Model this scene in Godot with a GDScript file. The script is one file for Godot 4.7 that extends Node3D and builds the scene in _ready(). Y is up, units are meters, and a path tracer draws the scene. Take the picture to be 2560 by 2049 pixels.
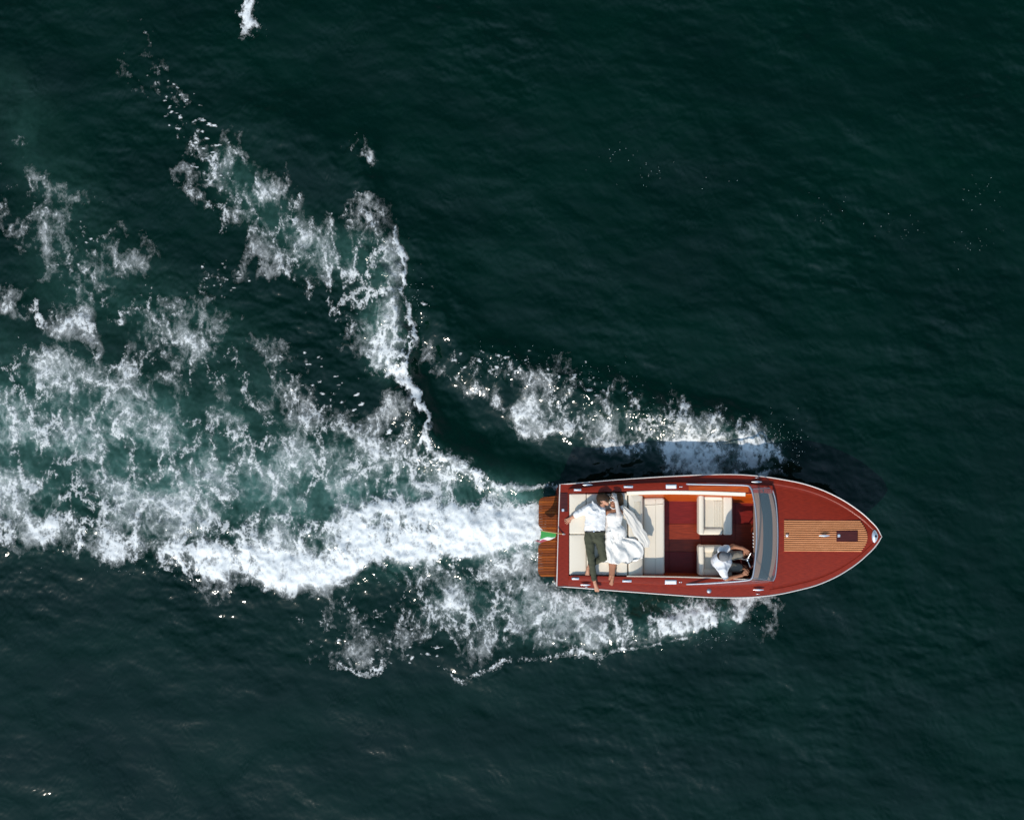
extends Node3D
# A varnished runabout seen from straight above, with its wake on dark green water.
# Plan positions were measured on the photograph in pixels (2560 x 2049); at() turns one of them, with the real height of the thing, into metres.
const EYE := 25.0        # height of the drone over the water
const HALF := 0.4026     # tangent of half the horizontal angle of view
const FOAM_W := 2048
const FOAM_H := 1664
const LO := Vector2(-12.3, -10.0)    # area of the finely meshed water
const HI := Vector2(12.3, 10.0)
const SUN := Vector3(-0.42, 1.0, 0.98)

func at(sx: float, sy: float, y: float) -> Vector3:
	var k := HALF * (EYE - y) / 1280.0
	return Vector3((sx - 1280.0) * k, y, (sy - 1024.5) * k)

func flat(sx: float, sy: float) -> Vector2:
	var k := HALF * EYE / 1280.0
	return Vector2((sx - 1280.0) * k, (sy - 1024.5) * k)

func lin(r: float, g: float, b: float) -> Color:
	return Color(r, g, b).linear_to_srgb()

var used := {}
func numbered(called: String) -> String:
	used[called] = used.get(called, -1) + 1
	return called if used[called] == 0 else "%s_%03d" % [called, used[called]]

func thing(called: String, label: String, category: String, where := Vector3.ZERO, group := "") -> Node3D:
	var o := Node3D.new()
	o.name = numbered(called)
	add_child(o)
	o.position = where
	tag(o, label, category, group)
	return o

func tag(o: Node, label: String, category := "", group := "", kind := "") -> void:
	if label: o.set_meta("label", label)
	if category: o.set_meta("category", category)
	if group: o.set_meta("group", group)
	if kind: o.set_meta("kind", kind)

func part(called: String, mesh: Mesh, mat: Material, parent: Node, label := "") -> MeshInstance3D:
	var o := MeshInstance3D.new()
	o.name = called
	o.mesh = mesh
	if mat: o.material_override = mat
	parent.add_child(o, true)
	if label: o.set_meta("label", label)
	return o

func noise(kind: int, freq: float, seed_: int, octaves := 4, warp := 0.0, ridged := false, warp_freq := 0.0) -> FastNoiseLite:
	var n := FastNoiseLite.new()
	n.noise_type = kind
	n.frequency = freq
	n.seed = seed_
	n.fractal_type = FastNoiseLite.FRACTAL_RIDGED if ridged else FastNoiseLite.FRACTAL_FBM
	n.fractal_octaves = octaves
	if warp > 0.0:
		n.domain_warp_enabled = true
		n.domain_warp_amplitude = warp
		n.domain_warp_frequency = warp_freq if warp_freq > 0.0 else freq
		n.domain_warp_fractal_octaves = 3
	return n

func mat(color: Color, rough := 0.5, metal := 0.0, spec := 0.5) -> StandardMaterial3D:
	var m := StandardMaterial3D.new()
	m.albedo_color = color
	m.roughness = rough
	m.metallic = metal
	m.metallic_specular = spec
	m.cull_mode = BaseMaterial3D.CULL_DISABLED
	return m

# a clear summer sky: deep blue overhead, pale towards the horizon, brighter round the sun
func clear_sky() -> ImageTexture:
	var w := 512
	var h := 256
	var px := PackedFloat32Array()
	px.resize(w * h * 3)
	var s := SUN.normalized()
	for j in h:
		var lat := PI * (j + 0.5) / h
		for i in w:
			var lon := TAU * (i + 0.5) / w
			var d := Vector3(sin(lon) * sin(lat), cos(lat), -cos(lon) * sin(lat))
			var low := pow(1.0 - clampf(d.y, 0.0, 1.0), 2.6)
			var g := maxf(d.dot(s), 0.0)
			var near := pow(g, 2.5)
			var halo := pow(g, 24.0)
			var k := (j * w + i) * 3
			px[k] = lerpf(0.02, 0.62, low) + 0.48 * near + 0.8 * halo
			px[k + 1] = lerpf(0.085, 0.74, low) + 0.72 * near + 0.75 * halo
			px[k + 2] = lerpf(0.17, 0.86, low) + 1.04 * near + 0.65 * halo
	return ImageTexture.create_from_image(Image.create_from_data(w, h, false, Image.FORMAT_RGBF, px.to_byte_array()))

func _ready() -> void:
	var cam := Camera3D.new()
	cam.name = "camera"
	add_child(cam)
	cam.position = Vector3(0, EYE, 0)
	cam.rotation_degrees = Vector3(-90, 0, 0)
	cam.fov = rad_to_deg(2.0 * atan(HALF * 2049.0 / 2560.0))
	cam.near = 0.1
	cam.far = 6000.0
	cam.current = true
	var env := Environment.new()
	env.background_mode = Environment.BG_SKY
	var sky := Sky.new()
	var sm := PanoramaSkyMaterial.new()
	sm.panorama = clear_sky()
	sm.energy_multiplier = 1.25
	sky.sky_material = sm
	env.sky = sky
	env.tonemap_mode = Environment.TONE_MAPPER_LINEAR
	env.tonemap_exposure = 0.95
	env.sdfgi_enabled = true
	env.ssao_enabled = true
	env.ssil_enabled = true
	var we := WorldEnvironment.new()
	we.name = "environment"
	we.environment = env
	add_child(we)
	var sun := DirectionalLight3D.new()
	sun.name = "sun"
	sun.light_color = Color(1.0, 0.96, 0.90)
	sun.light_energy = 1.2
	sun.light_angular_distance = 0.6
	sun.shadow_enabled = true
	add_child(sun)
	sun.look_at_from_position(SUN * 10.0, Vector3.ZERO, Vector3.UP)
	build_water()
	build_boat()
	build_people()

# ---------------------------------------------------------------- water and foam
var guide: PackedFloat32Array     # where foam gathers, on a coarse grid
var swell: PackedFloat32Array     # height of the wake's ridges, same grid
var fleck: PackedFloat32Array     # scattered flecks of froth, same grid
var cloud: PackedFloat32Array     # air bubbles held under the surface, same grid
const GW := 512
const GH := 416

func cell(sx: float, sy: float) -> Vector2:
	var p := (flat(sx, sy) - LO) / (HI - LO)
	return Vector2(p.x * GW, p.y * GH)

# one stroke of foam: points are [x, y, half width, strength] in photograph pixels
func stroke(field: PackedFloat32Array, pts: Array, hard := 0.35, add := false) -> PackedFloat32Array:
	var per := GW / (HI.x - LO.x) * HALF * EYE / 1280.0
	for i in range(pts.size() - 1):
		var a := cell(pts[i][0], pts[i][1])
		var b := cell(pts[i + 1][0], pts[i + 1][1])
		var ra: float = pts[i][2] * per
		var rb: float = pts[i + 1][2] * per
		var r := maxf(ra, rb) * 1.5 + 2.0
		var ab := b - a
		var ll := maxf(ab.length_squared(), 0.0001)
		for y in range(maxi(0, int(minf(a.y, b.y) - r)), mini(GH, int(maxf(a.y, b.y) + r) + 1)):
			for x in range(maxi(0, int(minf(a.x, b.x) - r)), mini(GW, int(maxf(a.x, b.x) + r) + 1)):
				var p := Vector2(x, y)
				var t := clampf((p - a).dot(ab) / ll, 0.0, 1.0)
				var w := lerpf(ra, rb, t)
				var d := p.distance_to(a + ab * t) / w
				if d < 1.5:
					var v: float = lerpf(pts[i][3], pts[i + 1][3], t) * (1.0 - smoothstep(hard, 1.5, d))
					var k := y * GW + x
					if absf(v) > absf(field[k]): field[k] = v
	return field

func grown(field: PackedFloat32Array) -> PackedFloat32Array:
	var im := Image.create_from_data(GW, GH, false, Image.FORMAT_RF, field.to_byte_array())
	im.resize(FOAM_W, FOAM_H, Image.INTERPOLATE_CUBIC)
	return im.get_data().to_float32_array()

func plan_of_wake() -> void:
	for f in 4:
		var blank := PackedFloat32Array()
		blank.resize(GW * GH)
		if f == 0: guide = blank
		elif f == 1: swell = blank
		elif f == 2: fleck = blank
		else: cloud = blank
	# the wash thrown back by the propeller, curving away to the left
	guide = stroke(guide, [[1372, 1335, 24, 1.1], [1300, 1325, 44, 1.12], [1220, 1318, 58, 1.05], [1120, 1324, 60, 0.98], [1000, 1350, 72, 0.90], [860, 1388, 76, 0.86], [700, 1415, 76, 0.84], [560, 1420, 66, 0.80], [430, 1392, 50, 0.72], [250, 1345, 44, 0.62], [100, 1335, 38, 0.60], [-120, 1315, 44, 0.58]], 0.4)
	guide = stroke(guide, [[1345, 1295, 24, 1.0], [1200, 1275, 46, 0.98], [1060, 1285, 66, 0.86], [900, 1315, 80, 0.74], [700, 1330, 90, 0.60], [500, 1300, 90, 0.56], [260, 1240, 90, 0.52], [0, 1220, 90, 0.52], [-150, 1200, 90, 0.52]], 0.3)
	# the open web of foam between the wash and the arching plume
	guide = stroke(guide, [[1230, 1235, 40, 0.55], [1080, 1190, 60, 0.56], [940, 1160, 80, 0.5], [760, 1150, 100, 0.47], [560, 1140, 110, 0.5], [330, 1120, 120, 0.46], [120, 1080, 120, 0.49], [-120, 1060, 120, 0.48]], 0.3)
	guide = stroke(guide, [[700, 980, 60, 0.36], [560, 960, 60, 0.33], [420, 940, 70, 0.37], [250, 960, 80, 0.43], [100, 960, 80, 0.45], [-100, 940, 80, 0.44]], 0.2)
	guide = stroke(guide, [[130, 800, 56, 0.58], [190, 790, 50, 0.54], [230, 860, 22, 0.5], [240, 910, 18, 0.46]], 0.3)
	guide = stroke(guide, [[320, 800, 16, 0.46], [325, 870, 18, 0.5], [305, 950, 20, 0.45]], 0.3)
	guide = stroke(guide, [[-60, 770, 70, 0.46], [30, 770, 60, 0.42], [60, 720, 50, 0.36]], 0.2)
	guide = stroke(guide, [[180, 590, 22, 0.31], [175, 640, 18, 0.28], [110, 600, 40, 0.22]], 0.3)
	guide = stroke(guide, [[-40, 520, 50, 0.26], [20, 560, 40, 0.24]], 0.3)
	# the plume that leaves the stern and arches up and to the left
	guide = stroke(guide, [[1390, 1222, 6, 0.5], [1305, 1218, 9, 0.6], [1234, 1209, 11, 0.66], [1143, 1170, 13, 0.68], [1078, 1107, 11, 0.7], [1032, 1054, 8, 0.72], [1006, 985, 10, 0.76], [990, 930, 24, 0.68], [972, 870, 40, 0.62], [962, 800, 54, 0.58], [950, 710, 62, 0.52], [940, 630, 52, 0.46], [930, 560, 34, 0.42]], 0.45)
	guide = stroke(guide, [[1008, 950, 9, 0.8], [1019, 890, 10, 0.8], [1021, 835, 10, 0.78], [1014, 760, 9, 0.74], [1012, 700, 9, 0.7], [996, 620, 8, 0.62], [972, 565, 7, 0.52]], 0.5)
	guide = stroke(guide, [[1240, 1250, 30, 0.56], [1140, 1215, 44, 0.56], [1050, 1150, 50, 0.5], [985, 1090, 44, 0.42]], 0.3)
	guide = stroke(guide, [[930, 380, 16, 0.6], [912, 365, 18, 0.46], [870, 370, 12, 0.26]], 0.3)
	guide = stroke(guide, [[880, 720, 60, 0.50], [800, 665, 48, 0.50], [740, 640, 34, 0.42], [690, 700, 24, 0.36]], 0.3)
	guide = stroke(guide, [[770, 580, 22, 0.46], [755, 540, 20, 0.48], [745, 490, 17, 0.43]], 0.3)
	guide = stroke(guide, [[690, 560, 24, 0.44], [665, 520, 24, 0.48], [645, 460, 14, 0.41]], 0.3)
	guide = stroke(guide, [[565, 460, 22, 0.50], [560, 410, 24, 0.54], [560, 390, 16, 0.44]], 0.3)
	guide = stroke(guide, [[620, 400, 16, 0.46], [610, 385, 14, 0.44]], 0.3)
	guide = stroke(guide, [[470, 480, 26, 0.36], [560, 540, 40, 0.4], [600, 550, 30, 0.4], [850, 800, 30, 0.4]], 0.2)
	guide = stroke(guide, [[480, 320, 60, 0.33], [520, 360, 70, 0.32], [440, 250, 40, 0.25], [380, 160, 50, 0.16], [300, 60, 50, 0.12]], 0.2)
	guide = stroke(guide, [[520, 710, 50, 0.28], [600, 690, 40, 0.28]], 0.2)
	guide = stroke(guide, [[640, -20, 16, 0.7], [645, 40, 15, 0.78], [640, 70, 10, 0.64], [622, 95, 4, 0.44], [615, 112, 3, 0.3]], 0.5)
	# the bow wave on the far side
	guide = stroke(guide, [[1950, 1140, 16, 0.46], [1910, 1120, 40, 0.66], [1850, 1130, 56, 0.72], [1760, 1150, 56, 0.68], [1680, 1140, 44, 0.6]], 0.3)
	guide = stroke(guide, [[1860, 1060, 24, 0.42], [1760, 1070, 30, 0.55], [1660, 1060, 50, 0.46], [1560, 1020, 58, 0.44], [1420, 970, 60, 0.42], [1280, 925, 56, 0.36], [1150, 900, 40, 0.3], [1060, 880, 36, 0.22]], 0.3)
	guide = stroke(guide, [[1680, 1160, 26, 0.56], [1600, 1130, 30, 0.55], [1480, 1110, 26, 0.55], [1330, 1050, 30, 0.6], [1300, 1020, 26, 0.52], [1170, 990, 24, 0.42], [1150, 970, 18, 0.3]], 0.3)
	guide = stroke(guide, [[1400, 1215, 6, 0.55], [1300, 1218, 8, 0.55], [1250, 1225, 8, 0.4]], 0.3)
	# the bow wave on the near side
	guide = stroke(guide, [[1890, 1500, 10, 0.55], [1850, 1508, 24, 0.70], [1780, 1530, 38, 0.74], [1690, 1548, 52, 0.64], [1600, 1556, 60, 0.57], [1480, 1552, 68, 0.52], [1340, 1552, 84, 0.5], [1200, 1540, 90, 0.48], [1080, 1500, 80, 0.46]], 0.35)
	guide = stroke(guide, [[1080, 1560, 70, 0.4], [920, 1560, 80, 0.3], [800, 1600, 50, 0.26], [740, 1570, 50, 0.2]], 0.3)
	guide = stroke(guide, [[1370, 1395, 26, 0.56], [1290, 1400, 30, 0.52], [1200, 1430, 40, 0.42], [1080, 1440, 50, 0.42]], 0.3)
	guide = stroke(guide, [[1395, 1474, 4, 0.6], [1340, 1476, 4, 0.5], [1290, 1478, 3, 0.4]], 0.5)
	guide = stroke(guide, [[1300, 1500, 40, 0.5], [1180, 1480, 40, 0.5], [1110, 1510, 30, 0.55]], 0.3)
	guide = stroke(guide, [[855, 1658, 3, 0.62], [905, 1648, 4, 0.64], [965, 1632, 3, 0.56]], 0.5)
	guide = stroke(guide, [[1120, 1672, 3, 0.5], [1180, 1700, 4, 0.62], [1250, 1672, 4, 0.62], [1330, 1652, 5, 0.66], [1450, 1630, 5, 0.6], [1580, 1618, 5, 0.55], [1700, 1616, 5, 0.5]], 0.5)
	guide = stroke(guide, [[1900, 1560, 40, 0.2], [1830, 1590, 40, 0.24], [1720, 1630, 30, 0.16]], 0.2)
	# the sheets of water peeling off both sides of the hull
	guide = stroke(guide, [[1915, 1472, 12, 0.56], [1860, 1488, 20, 0.62], [1780, 1504, 26, 0.58], [1690, 1516, 24, 0.5]], 0.4)
	guide = stroke(guide, [[1950, 1180, 14, 0.5], [1900, 1190, 22, 0.6], [1800, 1192, 26, 0.6], [1680, 1186, 22, 0.48]], 0.4)
	guide = stroke(guide, [[-40, 420, 90, 0.19], [100, 540, 100, 0.24], [230, 660, 100, 0.29], [380, 800, 90, 0.32], [520, 900, 80, 0.36], [700, 1000, 80, 0.40], [860, 1080, 70, 0.44]], 0.2)
	# linking strands between the branches of the plume
	guide = stroke(guide, [[470, 330, 70, 0.22], [560, 430, 90, 0.27], [680, 540, 90, 0.30], [820, 640, 100, 0.35], [900, 780, 80, 0.34]], 0.2)
	guide = stroke(guide, [[900, 560, 60, 0.34], [780, 540, 60, 0.32]], 0.2)
	guide = stroke(guide, [[1840, 1080, 50, 0.5], [1700, 1090, 60, 0.47], [1560, 1060, 64, 0.44], [1400, 1010, 60, 0.40], [1250, 960, 50, 0.34], [1120, 920, 44, 0.28]], 0.3)
	guide = stroke(guide, [[360, 760, 90, 0.20], [480, 860, 90, 0.24], [640, 920, 80, 0.28], [820, 1030, 80, 0.34], [960, 1080, 70, 0.44]], 0.2)
	fleck = stroke(fleck, [[330, 60, 60, 0.5], [420, 200, 70, 0.6], [500, 340, 90, 0.72], [520, 430, 80, 0.66]], 0.2)
	fleck = stroke(fleck, [[520, 700, 90, 0.6], [640, 690, 70, 0.55]], 0.2)
	fleck = stroke(fleck, [[700, 900, 90, 0.5], [860, 1000, 110, 0.62], [980, 1090, 80, 0.66]], 0.2)
	fleck = stroke(fleck, [[1080, 880, 60, 0.6], [1300, 920, 60, 0.66], [1500, 960, 60, 0.66], [1650, 1030, 50, 0.6]], 0.2)
	fleck = stroke(fleck, [[900, 1580, 120, 0.62], [1080, 1620, 60, 0.66]], 0.2)
	fleck = stroke(fleck, [[1060, 700, 40, 0.52], [1060, 880, 40, 0.52]], 0.2)
	fleck = stroke(fleck, [[200, 620, 120, 0.5], [60, 480, 100, 0.44]], 0.2)
	# ridges and troughs of the wake, in metres
	swell = stroke(swell, [[1960, 1130, 50, 0.10], [1850, 1085, 60, 0.22], [1650, 1030, 60, 0.20], [1400, 950, 60, 0.16], [1150, 880, 70, 0.12], [1050, 640, 90, 0.08], [850, 420, 90, 0.08], [640, 260, 80, 0.06]], 0.0)
	swell = stroke(swell, [[1300, 1225, 30, 0.08], [1100, 1140, 44, 0.16], [1005, 990, 44, 0.20], [985, 860, 55, 0.22], [970, 700, 60, 0.20], [930, 540, 60, 0.16], [900, 380, 60, 0.12]], 0.0)
	swell = stroke(swell, [[1400, 1150, 60, -0.12], [1200, 1060, 60, -0.14], [1090, 960, 50, -0.10], [1060, 800, 40, -0.05]], 0.0)
	swell = stroke(swell, [[1350, 1330, 40, 0.08], [1150, 1320, 90, 0.12], [900, 1360, 120, 0.09], [600, 1380, 120, 0.07], [200, 1300, 120, 0.05], [-100, 1280, 120, 0.04]], 0.0)
	swell = stroke(swell, [[1900, 1520, 40, 0.06], [1780, 1545, 60, 0.13], [1600, 1570, 70, 0.11], [1350, 1610, 70, 0.07], [1180, 1640, 70, 0.05], [900, 1620, 70, 0.04]], 0.0)
	var soft := Image.create_from_data(GW, GH, false, Image.FORMAT_RF, swell.to_byte_array())
	soft.resize(GW / 5, GH / 5, Image.INTERPOLATE_TRILINEAR)
	soft.resize(GW, GH, Image.INTERPOLATE_CUBIC)
	swell = soft.get_data().to_float32_array()
	# bubbles below the surface make the water milky green
	cloud = stroke(cloud, [[1300, 1300, 110, 0.8], [1000, 1280, 170, 0.75], [700, 1230, 200, 0.7], [400, 1150, 230, 0.65], [0, 1080, 260, 0.65], [-200, 1060, 260, 0.6]], 0.1)
	cloud = stroke(cloud, [[620, 960, 130, 0.34], [430, 820, 150, 0.26], [200, 700, 160, 0.30], [120, 430, 130, 0.2], [20, 250, 120, 0.2]], 0.0)
	cloud = stroke(cloud, [[970, 880, 70, 0.5], [930, 660, 90, 0.5], [760, 620, 80, 0.4], [560, 420, 60, 0.45]], 0.1)
	cloud = stroke(cloud, [[1880, 1130, 80, 0.5], [1600, 1080, 90, 0.3], [1330, 1040, 70, 0.25]], 0.1)
	cloud = stroke(cloud, [[1800, 1530, 60, 0.5], [1500, 1550, 80, 0.4], [1150, 1510, 120, 0.4]], 0.1)

func field_of(n: FastNoiseLite, w := FOAM_W, h := FOAM_H) -> PackedByteArray:
	var im := n.get_image(w, h, false, false, true)
	if w != FOAM_W or h != FOAM_H:
		im.resize(FOAM_W, FOAM_H, Image.INTERPOLATE_CUBIC)
	return im.get_data()

var f_web: PackedByteArray
var f_patch: PackedByteArray
var f_fine: PackedByteArray
var f_grain: PackedByteArray
var f_micro: PackedByteArray
var f_fleck: PackedByteArray
var k_big: PackedFloat32Array
var lace_mean := 0.5
var lace_dev := 0.1
var f_bend: PackedByteArray
var f_bend2: PackedByteArray
var f_streak: PackedByteArray
var g_big: PackedFloat32Array
var c_big: PackedFloat32Array
var rows_done := []
const BANDS := 32

func foam_band(band: int) -> void:
	var y0 := FOAM_H * band / BANDS
	var y1 := FOAM_H * (band + 1) / BANDS
	var out := PackedByteArray()
	out.resize((y1 - y0) * FOAM_W * 4)
	var low := PackedByteArray()
	low.resize((y1 - y0) * FOAM_W * 3)
	var o := 0
	var q := 0
	for y in range(y0, y1):
		var edge_y := minf(y, FOAM_H - 1 - y)
		for x in FOAM_W:
			var k := y * FOAM_W + x
			var bx := (f_bend[k] - 128) * 0.25 + (f_fine[k] - 128) * 0.07 + (f_micro[k] - 128) * 0.03
			var by := (f_bend2[k] - 128) * 0.25 + (f_micro[k] - 128) * 0.05
			var xs := clampi(x + int(bx), 0, FOAM_W - 1)
			var ys := clampi(y + int(by), 0, FOAM_H - 1)
			var g := g_big[ys * FOAM_W + xs]
			var c := 0.0
			var web := f_web[k] / 255.0
			var patch := f_patch[k] / 255.0
			var fine := f_fine[k] / 255.0
			var cl := c_big[k]
			if g > 0.02:
				var grain := f_grain[k] / 255.0
				var micro := f_micro[k] / 255.0
				var lace := web * 0.40 + fine * 0.30 + micro * 0.18 + patch * 0.08 + grain * 0.04
				var zz := (lace - lace_mean) / lace_dev
				var need := 2.82 - 4.75 * g
				var crisp := smoothstep(need - 0.05, need + 0.55, zz) * (0.45 + 0.55 * smoothstep(0.0, 1.8, zz - need))
				# smoky body of fine bubbles, thicker where the patches swell
				var zs := (web - 0.5) * 2.6 + (patch - 0.5) * 4.2 + (fine - 0.5) * 2.0 + (micro - 0.5) * 0.8
				var soft := smoothstep(need - 1.25, need + 2.3, zs) * lerpf(0.48, 1.0, smoothstep(0.5, 0.95, g))
				soft *= 0.42 + 0.80 * (fine * 0.5 + micro * 0.5)
				c = minf(soft + crisp * (1.0 - soft) * lerpf(0.48, 0.85, g), 0.70 + 0.30 * smoothstep(0.28, 0.72, fine * 0.55 + micro * 0.45))
			var fl := k_big[k]
			if fl > 0.02:
				var dash := f_fleck[k] / 255.0
				c = maxf(c, 0.8 * smoothstep(1.02 - 0.46 * fl, 1.14 - 0.46 * fl, dash + 0.10 * (fine - 0.5)))
			if c > 0.0:
				if edge_y < 60.0: c *= edge_y / 60.0
				if x < 50: c *= x / 50.0
			out[o] = 255
			out[o + 1] = 255
			out[o + 2] = 255
			out[o + 3] = int(c * 250.0)
			o += 4
			# the water's own colour, milky where bubbles are held in it
			var m := clampf(cl * 1.38 * (0.45 + 0.9 * patch) * (0.7 + 0.6 * fine) - 0.05, 0.0, 1.0)
			var tone := 0.85 + 0.3 * f_streak[k] / 255.0
			low[q] = int(255.0 * clampf(lerpf(0.0, 0.27, m), 0.0, 1.0))
			low[q + 1] = int(255.0 * clampf(lerpf(0.099 * tone, 0.40, m), 0.0, 1.0))
			low[q + 2] = int(255.0 * clampf(lerpf(0.066 * tone, 0.375, m), 0.0, 1.0))
			q += 3
	rows_done[band] = [out, low]

var h_chop: FastNoiseLite
var h_rip: FastNoiseLite
var h_fine: FastNoiseLite
var h_boil: FastNoiseLite
var h_rough: FastNoiseLite
var heights: PackedFloat32Array
var xs_: PackedFloat32Array
var zs_: PackedFloat32Array
var height_rows := []
var s_big: PackedFloat32Array

func guide_at(field: PackedFloat32Array, x: float, z: float) -> float:
	var u := (x - LO.x) / (HI.x - LO.x) * GW - 0.5
	var v := (z - LO.y) / (HI.y - LO.y) * GH - 0.5
	if u < 0.0 or v < 0.0 or u >= GW - 1 or v >= GH - 1: return 0.0
	var i := int(u)
	var j := int(v)
	var fu := u - i
	var fv := v - j
	var k := j * GW + i
	return lerpf(lerpf(field[k], field[k + 1], fu), lerpf(field[k + GW], field[k + GW + 1], fu), fv)

func height_band(band: int) -> void:
	var nx := xs_.size()
	var nz := zs_.size()
	var j0 := nz * band / BANDS
	var j1 := nz * (band + 1) / BANDS
	var out := PackedFloat32Array()
	out.resize((j1 - j0) * nx)
	var o := 0
	for j in range(j0, j1):
		var z := zs_[j]
		for i in nx:
			var x := xs_[i]
			var fade := 1.0 - smoothstep(11.0, 40.0, maxf(absf(x), absf(z)))
			if fade > 0.0:
				var lee := 1.0 - 0.62 * smoothstep(3.2, 5.5, z) * smoothstep(5.0, -1.0, x)      # calmer water in the lee of the wake
				var h := h_chop.get_noise_2d(x * 0.75 + z * 0.35, z * 1.15 - x * 0.3) * 0.06 * lerpf(0.75, 1.0, lee)
				var gust := (0.35 + 1.6 * absf(h_rough.get_noise_2d(x, z))) * lee
				h += h_rip.get_noise_2d(x * 0.7 + z * 0.3, z * 1.3 - x * 0.25) * 0.022 * gust
				var g := guide_at(guide, x, z)
				var s := guide_at(swell, x, z)
				h += s * (1.0 + 0.3 * h_boil.get_noise_2d(x, z))
				var wild := clampf(g * 1.6 + absf(s) * 1.2, 0.0, 1.0)
				h += h_fine.get_noise_2d(x, z) * (0.004 * gust + 0.008 * wild)
				h += h_boil.get_noise_2d(x, z) * 0.035 * wild
				# the hull presses the water down where it floats
				var bx := smoothstep(0.9, 1.3, x) * smoothstep(6.6, 5.2, x)
				var bz := smoothstep(1.5, 1.75, z) * smoothstep(3.2, 2.95, z)
				out[o] = lerpf(h * fade, -0.2, bx * bz)
			o += 1
	height_rows[band] = out

func axis(lo: float, hi: float, step: float, far: float) -> PackedFloat32Array:
	var side: Array[float] = []
	var d := step
	var x := hi
	while x < far:
		d *= 1.28
		x += d
		side.append(x - hi)
	var out := PackedFloat32Array()
	for i in range(side.size() - 1, -1, -1): out.append(lo - side[i])
	var n := int(round((hi - lo) / step))
	for i in n + 1: out.append(lerpf(lo, hi, float(i) / n))
	for v in side: out.append(hi + v)
	return out

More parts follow.
